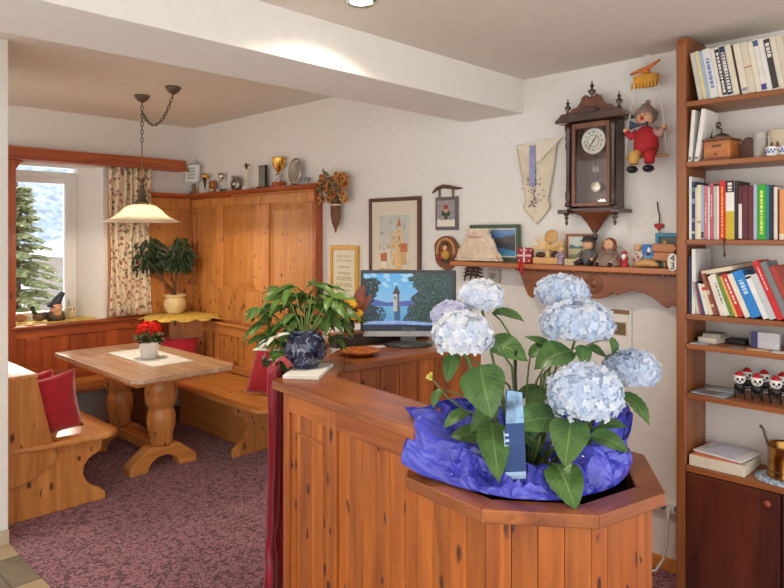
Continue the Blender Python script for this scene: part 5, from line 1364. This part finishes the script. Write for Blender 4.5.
# octagon
OC = (.995, .372)
O1 = [(.831, 0), (1.138, 0), (1.362, .213), (1.392, .492), (1.178, .748), (.831, .748), (.614, .53), (.614, .213)]
def oct_(k): return [(OC[0]+(x-OC[0])*k, OC[1]+(y-OC[1])*k) for x, y in O1]
I1, B1, L1 = oct_(.80), oct_(.91), oct_(.86)
for i in range(8):
    j = (i+1) % 8
    b = MB(); b.prism([O1[i], O1[j], I1[j], I1[i]], .912, .95)
    d = V((O1[j][0]-O1[i][0], O1[j][1]-O1[i][1])); 
    b.build('planter_rim', topX if abs(d.x) > abs(d.y) else topY, desk, bevel=.004, seg=3)
    b = MB()
    n = 4; p, q = V(B1[i]).to_3d(), V(B1[j]).to_3d(); pi, qi = V(L1[i]).to_3d(), V(L1[j]).to_3d()
    for k in range(n):
        a0, a1 = k/n, (k+1)/n-.006
        A, Bq = p.lerp(q, a0), p.lerp(q, a1); C_, D_ = pi.lerp(qi, a1), pi.lerp(qi, a0)
        b.prism([(A.x, A.y), (Bq.x, Bq.y), (C_.x, C_.y), (D_.x, D_.y)], 0, .912)
    b.build('planter_side', deskZ, desk, bevel=.001, seg=1)
MB().prism(oct_(.855), .70, .72).build('planter_floor', solid((60, 40, 30)), desk)
b = MB(); b.ring(oct_(.858), oct_(.82), .72, .911); b.build('planter_liner', solid((70, 46, 32)), desk)

# ------------------------------------------------------------------ hydrangea in the planter
HO = V((4.872, -1.531, .7205))
hyd = thing('hydrangea', 'pale blue hydrangea with big leaves in the octagonal planter', 'plant', HO)
MB().lathe([(0, 0), (.10, 0), (.13, .19), (.136, .19), (.136, .205), (.128, .205), (.122, .19), (0, .185)], seg=32).build('flower_pot', solid((96, 60, 44)), hyd)
MB().lathe([(0, .186), (.121, .19), (0, .20)], seg=24).build('potting_soil', soil, hyd)
LEAVES = [
 ((-0.044, -0.18, 0.564), (0.042, -0.237, 0.429), 0.143), ((-0.098, -0.065, 0.619), (0.039, -0.043, 0.569), 0.098),
 ((-0.136, 0.01, 0.7), (-0.035, 0.053, 0.678), 0.067), ((-0.008, -0.173, 0.393), (0.114, -0.305, 0.281), 0.101),
 ((0.122, -0.018, 0.399), (0.078, -0.229, 0.412), 0.107), ((0.185, -0.04, 0.416), (0.244, -0.178, 0.322), 0.120),
 ((0.187, -0.122, 0.303), (0.296, -0.211, 0.228), 0.111), ((0.206, 0.037, 0.356), (0.31, 0.083, 0.318), 0.078),
 ((0.159, 0.327, 0.427), (0.268, 0.321, 0.341), 0.100), ((0.074, 0.159, 0.583), (0.019, 0.022, 0.532), 0.111),
 ((0.007, 0.178, 0.563), (-0.093, 0.136, 0.614), 0.048), ((0.099, 0.184, 0.599), (0.134, 0.134, 0.532), 0.055),
 ((0.094, 0.235, 0.579), (0.138, 0.306, 0.535), 0.067), ((0.14, 0.308, 0.617), (0.154, 0.294, 0.546), 0.047),
 ((-0.187, -0.124, 0.576), (-0.167, -0.189, 0.492), 0.058), ((-0.213, -0.164, 0.461), (-0.212, -0.205, 0.407), 0.039),
 ((-0.101, -0.166, 0.411), (-0.125, -0.259, 0.372), 0.049), ((0.062, 0.036, 0.46), (0.034, -0.048, 0.426), 0.057),
 ((0.068, 0.098, 0.418), (0.041, 0.071, 0.353), 0.071), ((0.142, 0.226, 0.458), (0.179, 0.235, 0.38), 0.059),
 ((-0.054, -0.078, 0.428), (-0.09, -0.17, 0.345), 0.069), ((-0.045, 0.099, 0.549), (-0.023, 0.176, 0.6), 0.047),
 ((0.147, 0.287, 0.314), (0.099, 0.24, 0.398), 0.067), ((-0.002, -0.027, 0.333), (0.055, 0.029, 0.269), 0.070),
 ((.13, .06, .33), (.24, -.02, .30), .085), ((-.06, -.10, .32), (-.15, -.20, .33), .08), ((.08, .16, .40), (.20, .15, .42), .08), ((.02, .10, .44), (-.06, .02, .43), .075), ((.10, .20, .33), (.22, .26, .34), .08), ((-.02, .05, .30), (-.10, .12, .32), .08)]
HEADS = [((-0.175, 0.0, 0.752), 0.075, 0.054, 0), ((-0.106, -0.185, 0.65), 0.093, 0.069, 0), ((-0.203, -0.126, 0.696), 0.062, 0.046, 2),
 ((-0.03, 0.281, 0.761), 0.092, 0.057, 1), ((0.068, 0.209, 0.667), 0.121, 0.074, 1), ((0.205, 0.008, 0.485), 0.111, 0.090, 1), ((0.197, 0.336, 0.509), 0.091, 0.064, 1)]
def big_leaf(b, base, tip, w, facing, sag=.06, serr=14, fold=.10, wav=0):
    base, tip = V(base), V(tip); ax = tip-base; L_ = ax.length; d = ax.normalized()
    n = (facing-d*facing.dot(d)).normalized(); s = d.cross(n)
    def fn(u, v):
        x = (v-.5)*2
        prof = max(0, math.sin(math.pi*min(1, u**.72)))**.75*(1-.12*u) if 0 < u < 1 else 0
        if u > .85: prof *= (1-(u-.85)/.15)*.55+.45 if u < 1 else 0
        hw = w*.5*prof*(1+.045*(1 if abs(x) > .95 else 0)*math.sin(u*math.pi*2*serr))
        z = sag*L_*math.sin(math.pi*u)+abs(x)*hw*fold*2*(1 if True else 0)-.03*L_*u*u+wav*math.sin(u*9+x*2)*hw
        z += .012*w*math.cos((u-abs(x)*.25)*2*math.pi*7)
        return base+d*(u*L_)+s*(x*hw)+n*z
    b.grid(28, 8, fn)
rr = random.Random(31)
camd = V((.62, -.72, .35))
for k, (p, q, w_) in enumerate(LEAVES):
    out = V((q[0], q[1], .0)); 
    f = (camd*.75+V((0, 0, .8))+out*1.0+V((rr.uniform(-.25, .25), rr.uniform(-.25, .25), rr.uniform(-.1, .2))))
    b = MB(); big_leaf(b, p, q, w_, f, sag=.10, wav=.05*rr.choice((-1, 1)))
    o = b.build('leaf', hyleaf, hyd, norm=False)
# stems
b = MB()
root = V((0, 0, .19))
for c, rx, rz_, k in HEADS:
    c = V(c); e = c-V((0, 0, rz_*.5)); m_ = root.lerp(e, .5)+V((e.x*.12, e.y*.12, .03))
    b.tube([root+V((c.x*.15, c.y*.15, -.01)), m_, e], [.006, .005, .004], 8)
for p, q, w_ in LEAVES:
    p = V(p); hub = V((p.x*.35, p.y*.35, max(.2, p.z-.08)))
    b.tube([hub, hub.lerp(p, .6)+V((0, 0, .012)), p], [.0035, .003, .0025], 6)
    b.tube([root+V((hub.x*.3, hub.y*.3, 0)), hub], [.005, .004], 6)
b.build('stems', stemg, hyd)
for c, rx, rz_, kind in HEADS:
    b = MB(); n = int(2.1*rx*(rx+rz_)/.000085); n = max(150, min(330, n//1)); c = V(c)
    for i in range(n):
        z = 1-1.62*(i+.5)/n; r_ = math.sqrt(max(0, 1-z*z)); a = i*2.39996
        q = V((r_*math.cos(a), r_*math.sin(a), z)); k_ = rr.uniform(.90, 1.06)
        p = c+V((q.x*rx*.96, q.y*rx*.96, q.z*rz_))*k_
        nn = V((q.x/rx, q.y/rx, q.z/rz_)).normalized(); nn = (nn+V((rr.uniform(-.5, .5), rr.uniform(-.5, .5), rr.uniform(-.5, .5)))).normalized()
        s = nn.cross(V((.2, .3, 1))).normalized(); t2 = s.cross(nn); rot = rr.uniform(0, 1.57); ps = rr.uniform(.0105, .0140)
        ce = b.vs([p+nn*.002])[0]
        for j in range(4):
            g = rot+j*1.5708; e1 = s*math.cos(g)+t2*math.sin(g); e2 = -s*math.sin(g)+t2*math.cos(g)
            v = b.vs([p+e1*ps*.55+e2*ps*.52+nn*.003, p+e1*ps*1.08+e2*ps*.30+nn*rr.uniform(.0, .005), p+e1*ps*1.08-e2*ps*.30+nn*rr.uniform(.0, .005), p+e1*ps*.55-e2*ps*.52+nn*.003])
            b.face([ce, v[3], v[2], v[1], v[0]])
    core = [b.ball(c+V((0, 0, 0)), (rx*.84, rx*.84, rz_*.82), 14, k=8)]
    b.build('flower_head', (petalW, petalB, petalM)[kind], hyd, norm=False)
# buds at the left
b = MB()
for k in range(7): b.ball((-.235+rr.uniform(-.012, .012), -.19+rr.uniform(-.012, .012), .505+rr.uniform(-.012, .016)), .006, 8, k=4)
b.build('flower_buds', solid((206, 190, 90)), hyd)
MB().tube([(-.10, -.10, .36), (-.18, -.17, .44), (-.235, -.19, .50)], .003, 6).build('bud_stem', stemg, hyd)
MB().tube([(.0, -.06, .19), (.005, -.06, .60)], .004, 6).build('support_stick', black, hyd)
# foil sleeve
# (angle, crest radius, crest height, skirt radius, skirt height)
T_ = [(-180, .24, .33, .29, .385), (-160, .25, .35, .30, .392), (-145, .25, .37, .30, .40), (-136, .27, .385, .33, .395), (-129, .31, .392, .385, .41), (-124, .31, .395, .36, .39), (-119, .32, .393, .35, .385), (-112, .345, .40, .425, .28), (-105, .31, .36, .375, .25), (-95, .24, .31, .325, .238), (-88, .20, .30, .318, .234), (-75, .18, .28, .310, .232), (-55, .17, .27, .308, .230), (-35, .17, .27, .308, .230), (-15, .19, .28, .296, .230), (5, .22, .31, .298, .232), (20, .25, .33, .312, .25), (32, .26, .33, .322, .27), (45, .24, .32, .30, .26), (60, .26, .33, .35, .29), (70, .30, .36, .42, .345), (78, .31, .36, .44, .355), (90, .28, .34, .36, .30), (110, .24, .32, .32, .27), (130, .23, .32, .31, .29), (150, .23, .32, .30, .33), (165, .23, .32, .29, .36), (180, .24, .33, .29, .385)]
def tab(a):
    for A, B in zip(T_, T_[1:]):
        if A[0] <= a <= B[0]:
            f = (a-A[0])/(B[0]-A[0]); return [x+(y-x)*f for x, y in zip(A[1:], B[1:])]
    return T_[0][1:]
b = MB()
def foilf(u, v):
    a = -180+360*u; rc, zc, rs, zs = tab(a); th = R(a)+DR
    if v < .35: f = v/.35; r = .125+(rc-.125)*f; z = .205+(zc-.205)*f**.8
    else:
        f = (v-.35)/.65; r = rc+(rs-rc)*math.sin(f*1.5708)**.8; z = zc+(zs-zc)*f**1.35
    def rg(p): return abs(NZ.noise(V(p)))
    cx, sx = math.cos(th), math.sin(th)
    k = (.30-rg((cx*3.2, sx*3.2, v*2.2)))*.085+(.25-rg((cx*8+3, sx*8, v*4.5)))*.055
    if -150 < a < -98: k = k*.5-.004
    k2 = NZ.noise(V((cx*7+9, sx*7, v*4.0)))*.030+(.25-rg((cx*11, sx*11+5, v*3)))*.05
    e = math.sin(math.pi*min(1, v*1.02))**.6
    z = z+k*e; r = r+k2*e*.9
    if r > .285: z = max(z, .236)
    return (r*math.cos(th), r*math.sin(th), z)
b.grid(120, 17, foilf, closeu=True, smooth=False)
o = b.build('foil_wrap', foil, hyd, solid=.0012)
# plant tag
tg = MB().prism([(-.030, -.125), (.030, -.125), (.036, .115), (.0, .125), (-.012, .125)], -.001, .001, 'Y').build('plant_tag', solid((34, 66, 120), .6), hyd, loc=(.100, -.217, .392), rot=(R(-6), R(-3), R(44)))
MB().prism([(-.018, .03), (.034, .03), (.034, .115), (.0, .122), (-.008, .122)], -.0018, -.001, 'Y').build('tag_picture', plain('tag_blue_white', rgb(116, 150, 206), .6, var=.6), tg)
MB().box(-.028, .029, -.0018, -.001, -.125, -.105).build('tag_foot_band', solid((170, 196, 220)), tg)
b = MB()
for k in range(3): b.box(-.026, -.012, -.0018, -.001, -.005-k*.016, .002-k*.016)
b.box(-.026, -.024, -.0018, -.001, -.04, .01); b.build('tag_print', solid((170, 196, 220)), tg)

# ------------------------------------------------------------------ on the counter
CZ = 1.1008
t = thing('paper_stack', 'stack of white paper under the dark blue vase', 'paper', (3.845, -1.592, CZ), R(37))
MB().box(-.075, .075, -.135, .13, 0, .016).build('sheets', paper, t, bevel=.002)
t = thing('vase', 'dark blue glazed round vase with cut facets on the desk corner', 'vase', (3.80, -1.578, CZ+.0165))
b = MB(); b.lathe([(0, 0), (.052, 0), (.066, .014), (.086, .05), (.091, .078), (.085, .11), (.066, .14), (.050, .150), (.048, .158), (.042, .158), (.042, .148), (.06, .135), (.078, .10), (.05, .02), (0, .012)], seg=14, smooth=False); b.build('body', glaze, t)
b = MB(); rr = random.Random(4)
for k in range(18):
    a = rr.uniform(0, 6.28); z = rr.uniform(.03, .125); da, dz = rr.uniform(-.35, .35), rr.uniform(-.035, .035)
    pr = lambda zz: .0915*(1-((zz-.078)/.135)**2)**.5 if abs(zz-.078) < .1 else .06
    b.tube([(pr(min(.135, max(.015, z+dz*f)))*1.003*math.cos(a+da*f), pr(min(.135, max(.015, z+dz*f)))*1.003*math.sin(a+da*f), min(.135, max(.015, z+dz*f))) for f in (-.5, -.17, .17, .5)], .0022, 5)
b.build('cut_facets', plain('cut_glaze_edges', rgb(104, 116, 148), .2), t)
# green plant standing behind the vase
pl = thing('leafy_plant', 'leafy green plant with hand shaped leaves growing from the dark blue vase', 'plant', (3.80, -1.578, CZ+.04))
rr = random.Random(17)
b = MB(); lb = []
stems = []
tgt = [(-.215, .13), (-.16, .20), (-.14, .26), (-.06, .285), (-.02, .25), (.03, .29), (.07, .27), (.12, .24), (.15, .22), (-.10, .14), (.15, .12), (-.19, .07), (.02, .20), (.10, .17), (-.07, .20), (.06, .14), (-.03, .15), (.12, .06), (-.13, .05), (-.18, .16), (-.12, .22), (-.09, .25), (.0, .22), (.05, .24), (.09, .22), (-.05, .17), (.03, .16), (-.15, .11), (-.08, .10), (.12, .20), (-.22, .19), (.16, .17)]
RTv = V((.7143, .6999, 0)); FWv = V((-.6999, .7143, 0))
for i, (sx, sz) in enumerate(tgt):
    back = rr.uniform(.0, .11) if sz > .12 else rr.uniform(.06, .12)
    sx *= .88; sz *= 1.05
    e = RTv*sx+FWv*back+V((0, 0, sz+.02))
    b.tube([(RTv*sx*.10+V((0, 0, 0))), tuple(RTv*sx*.25+FWv*back*.3+V((0, 0, max(.13, sz*.55)))), tuple(e)], [.0045, .0035, .002], 6)
    stems.append(e)
b.build('stems', stemg, pl)
for e in stems:
    n = rr.choice((4, 5, 5)); a0 = rr.uniform(-.5, .5)
    for j in range(n):
        a = a0+(j-(n-1)/2)*rr.uniform(.65, .85)
        base_d = V((e.x*2.2, e.y*2.2-.25*0, .06)).normalized()
        d = (Quaternion((0, 0, 1), a) @ base_d); d.z = rr.uniform(-1.1, -.1) if e.z < .24 else rr.uniform(-1.0, .15); d.normalize()
        L_ = rr.uniform(.08, .13); lf = MB()
        big_leaf(lf, e, e+d*L_, L_*.36, V((.3, -.35, 1.0))+V((rr.uniform(-.4, .4), rr.uniform(-.4, .4), 0)), sag=.12, serr=0, fold=.12)
        lf.build('leaf', pleaf, pl, norm=False)
        
t = thing('poinsettia', 'small white leaved plant hanging over the red drape beside the vase', 'plant', tuple(V((3.80, -1.578, CZ+.04))+RTv*-.135+FWv*.00))
b = MB(); 
for j in range(13):
    a = rr.uniform(0, 6.28); d = V((math.cos(a), math.sin(a), rr.uniform(-1.1, .5))); c = RTv*rr.uniform(-.035, .03)+V((0, 0, rr.uniform(-.01, .12)))
    small_leaf(b, c, d, V((.4, -.5, .8)), rr.uniform(.06, .09), rr.uniform(.018, .025))
b.build('white_leaves', plain('white_bracts', rgb(222, 222, 206), .6, var=.06), t, norm=False)
b = MB(); b.tube([(0, 0, -.04), (0, 0, .10)], .004, 6)
for j in range(12):
    a = rr.uniform(0, 6.28); d = V((math.cos(a), math.sin(a), rr.uniform(-.9, .0))); small_leaf(b, RTv*rr.uniform(-.05, .06)+V((0, 0, rr.uniform(-.02, .06))), d, V((.4, -.5, .8)), rr.uniform(.08, .11), .045)
b.build('green_leaves', pleaf, t, norm=False)

t = thing('wooden_plate', 'shallow orange brown carved plate on the counter in front of the monitor', 'plate', (3.70, -1.165, CZ))
def platem():
    m, tt, bb = nt('carved_amber_plate'); v = coords(tt); n = noise(tt, v, 70, 3, .6, 1)
    tt.links.new(ramp(tt, n, [(.38, rgb(126, 60, 22)), (.55, rgb(196, 104, 40)), (.68, rgb(226, 160, 84))]), bb.inputs['Base Color']); bb.inputs['Roughness'].default_value = .3; bump(tt, bb, n, .5, .006); return m
MB().lathe([(0, 0), (.045, 0), (.075, .010), (.098, .024), (.100, .027), (.092, .026), (.07, .016), (.04, .010), (0, .010)], seg=40).build('dish', platem(), t)

# low dark box, flowers
t = thing('storage_box', 'low dark box with a wooden lid behind the monitor', 'box', DW(-.475, .85, CZ), DR)
MB().box(-.035, .035, -.24, .40, 0, .062).build('box', solid((46, 30, 26), .5), t, bevel=.003)
MB().box(-.038, .040, -.245, .405, .062, .074).build('lid', topY, t, bevel=.003)
t = thing('flower_arrangement', 'arrangement of orange yellow flowers and a brown leaf left of the monitor', 'bouquet', DW(-.475, .715, CZ+.0745))
MB().lathe([(0, 0), (.026, 0), (.032, .03), (.026, .06), (.02, .062), (0, .05)], seg=18).build('pot', solid((80, 54, 40)), t)
rr = random.Random(23); b = MB(); st = MB()
for k in range(52):
    a = rr.uniform(0, 6.28); r = .085*rr.random()**.5; p = V((r*math.cos(a), r*math.sin(a), .11+rr.uniform(-.05, .06)))
    st.tube([(0, 0, .05), tuple(p)], .002, 4)
    nn = V((p.x*4+.4, p.y*4-.4, .7)).normalized(); s = nn.cross(V((0, .2, 1))).normalized(); u_ = s.cross(nn)
    ce = b.vs([p+nn*.006])[0]; rg = b.vs([p+(s*math.cos(i*.628)+u_*math.sin(i*.628))*(.024 if i % 2 else .014) for i in range(10)])
    for i in range(10): b.face([ce, rg[i], rg[(i+1) % 10]])
for k in range(16):
    a = rr.uniform(0, 6.28); small_leaf(st, V((.02*math.cos(a), .02*math.sin(a), .05)), V((math.cos(a), math.sin(a), rr.uniform(-.1, .6))), V((.3, -.3, 1)), .085, .03)
b.build('yellow_flowers', petalm('yellow_petals', rgb(222, 150, 36), rgb(240, 196, 70)), t, norm=False)['kind'] = 'stuff'
st.build('stems', green1, t, norm=False)
for d, l in (((.25, .15, 1), .17), ((-.1, .3, 1), .15), ((.5, .3, .7), .14)):
    b = MB(); big_leaf(b, (.02, .03, .09), V((.02, .03, .09))+V(d).normalized()*l, .06, V((.6, -.7, .2)), sag=.1, serr=0); b.build('brown_leaf', plain('brown_dry_leaf', rgb(130, 70, 50), .6, var=.2), t, norm=False)

# monitor
t = thing('computer_monitor', 'flat computer monitor showing a church tower in a lake', 'monitor', (3.665, -.785, CZ), R(44.4))
MB().lathe([(0, 0), (.125, 0), (.125, .008), (.11, .014), (.03, .020), (0, .020)], seg=40, sy=.8).build('base', solid((60, 62, 64), .35), t)
MB().box(-.042, .042, -.012, .020, .015, .10).build('neck', solid((80, 84, 86), .3), t, bevel=.006)
b = MB(); b.box(-.253, .253, -.010, .030, .045, .395); b.build('housing', solid((52, 54, 58), .4), t, bevel=.006)
MB().box(-.251, .251, -.0125, -.010, .047, .075).build('chin_bezel', plain('silver_bezel', rgb(176, 176, 178), .35, .3), t, bevel=.001)
b = MB()
for a in ((-.251, -.236, .075, .393), (.236, .251, .075, .393), (-.236, .236, .380, .393)): b.box(a[0], a[1], -.014, -.010, a[2], a[3])
b.build('bezel', solid((58, 60, 64), .4), t)
MB().box(-.249, -.240, -.0135, -.0125, .050, .060).build('badge', white, t)
def scr(u, v):
    n = nz(u, v, 14); n2 = .7*nz(u*1.5, v, 34, 3)+.5*nz(u*1.5, v, 70, 5); n3 = nz(u, v, 60, 7)
    c = [96+90*(1-v)+20*n, 176+36*(1-v), 232]
    if v > .75 and n > .15: c = [170, 214, 240]
    mt = .50+.05*nz(u, 0, 6)+.03*math.sin(u*9)
    if v < mt: c = [76, 104, 170]
    if .35 < u < .62 and v < .50+.08*(u-.35)*2 and v > .42: c = [96, 100, 176]
    if v < .43: c = [96+40*v+20*n, 160+40*v, 216]
    if v < .43 and abs(u-.375) < .035 and v > .15: c = [70, 100, 140]
    if abs(u-.368) < .034 and .34 < v < .64: c = [196, 190, 190] if u < .372 else [104, 104, 112]
    if .64 <= v < .80 and abs(u-.368) < .045*(1-(v-.64)/.16): c = [70, 66, 72]
    if abs(u-.35) < .008 and .54 < v < .60: c = [60, 60, 70]
    # trees
    tl = .16+.06*n+.05*math.sin(v*9)
    if u < tl*(1.05-.55*abs(v-.55)) and v < .92 and n2 > -.42: c = [38+30*n3, 50+34*n3, 52+24*n3]
    if u < .26-.35*abs(v-.28) and v < .42 and n2 > -.1: c = [44+20*n3, 60+20*n3, 66]
    edge = .56+.08*nz(v*2, 1, 4)-.10*(v < .45)*(1-abs(v-.25)*2)
    if v > .86: edge = .50+.1*n
    if u > edge and n2 > -.45+.5*max(0, .66-u)*2: c = [60+60*n3+26*n2, 78+60*n3+26*n2, 72+44*n3]
    if u > edge and n2 < -.36 and v > .5: c = [120, 156, 190]
    if v < .15+.02*math.sin(u*5): c = [150+30*n, 178+30*n, 226] if v > .09+.02*math.sin(u*3+1) else [52, 58, 74]
    return [max(0, min(255, x)) for x in c]
picture('screen', t, .472, .300, 190, 122, scr, screenm, loc=(0, -.0118, .0785))
MB().tube([(-.02, .03, .09), (-.05, .08, .03), (-.13, .12, .008)], .004, 6).build('cable', black, t)
flat('desk_leaflet', 'white leaflet on the counter beside the monitor foot', 'leaflet', *DW(-.36, .80, CZ), .10, .05, .003, (226, 226, 222), R(60))

# red drape at the desk end
t = thing('red_drape', 'dark red drape hanging at the left end of the reception desk', 'curtain', (0, 0, 0))
pth = [(.012, .045), (-.035, .108), (-.095, .195), (-.135, .26)]
def drape(u, v):
    i = min(2, int(u*3)); f = u*3-i; p = V(pth[i]).lerp(V(pth[i+1]), f)
    w_ = 1-.22*math.exp(-((v-.34)/.08)**2)
    nx, ny = -.83, -.55
    k = .012*math.sin(u*math.pi*2*4.2+v*2)+.006*math.sin(u*31+v*7)
    off = .058+.03*u+k*(1.1-.2*v)+.05*(1-v)**2*.5
    if abs(v-.34) < .07: off += .012*math.cos((v-.34)/.07*1.57)
    c = V((-.06, .14)); p = c+(p-c)*w_
    a, bb = p.x+nx*off, p.y+ny*off
    return DW(a, bb, .006+v*(1.125+.02*math.sin(u*21)+.035*u))
b = MB(); b.grid(60, 40, drape); b.build('drape_cloth', plain('red_satin', rgb(150, 22, 44), .35, var=.1, sheen=.5), t, solid=.003)
b = MB()
def fold(u, v):
    a = -.03-.15*u; bb = .075+.19*u
    return DW(a-.055+.06*v, bb-.035+.05*v, 1.12+.035*u+.055*math.sin(v*2.6)-.02*v+.008*math.sin(u*20))
b.grid(30, 12, fold); b.build('gathered_top', plain('red_satin_top', rgb(160, 26, 44), .4, var=.1, sheen=.5), t, solid=.003)
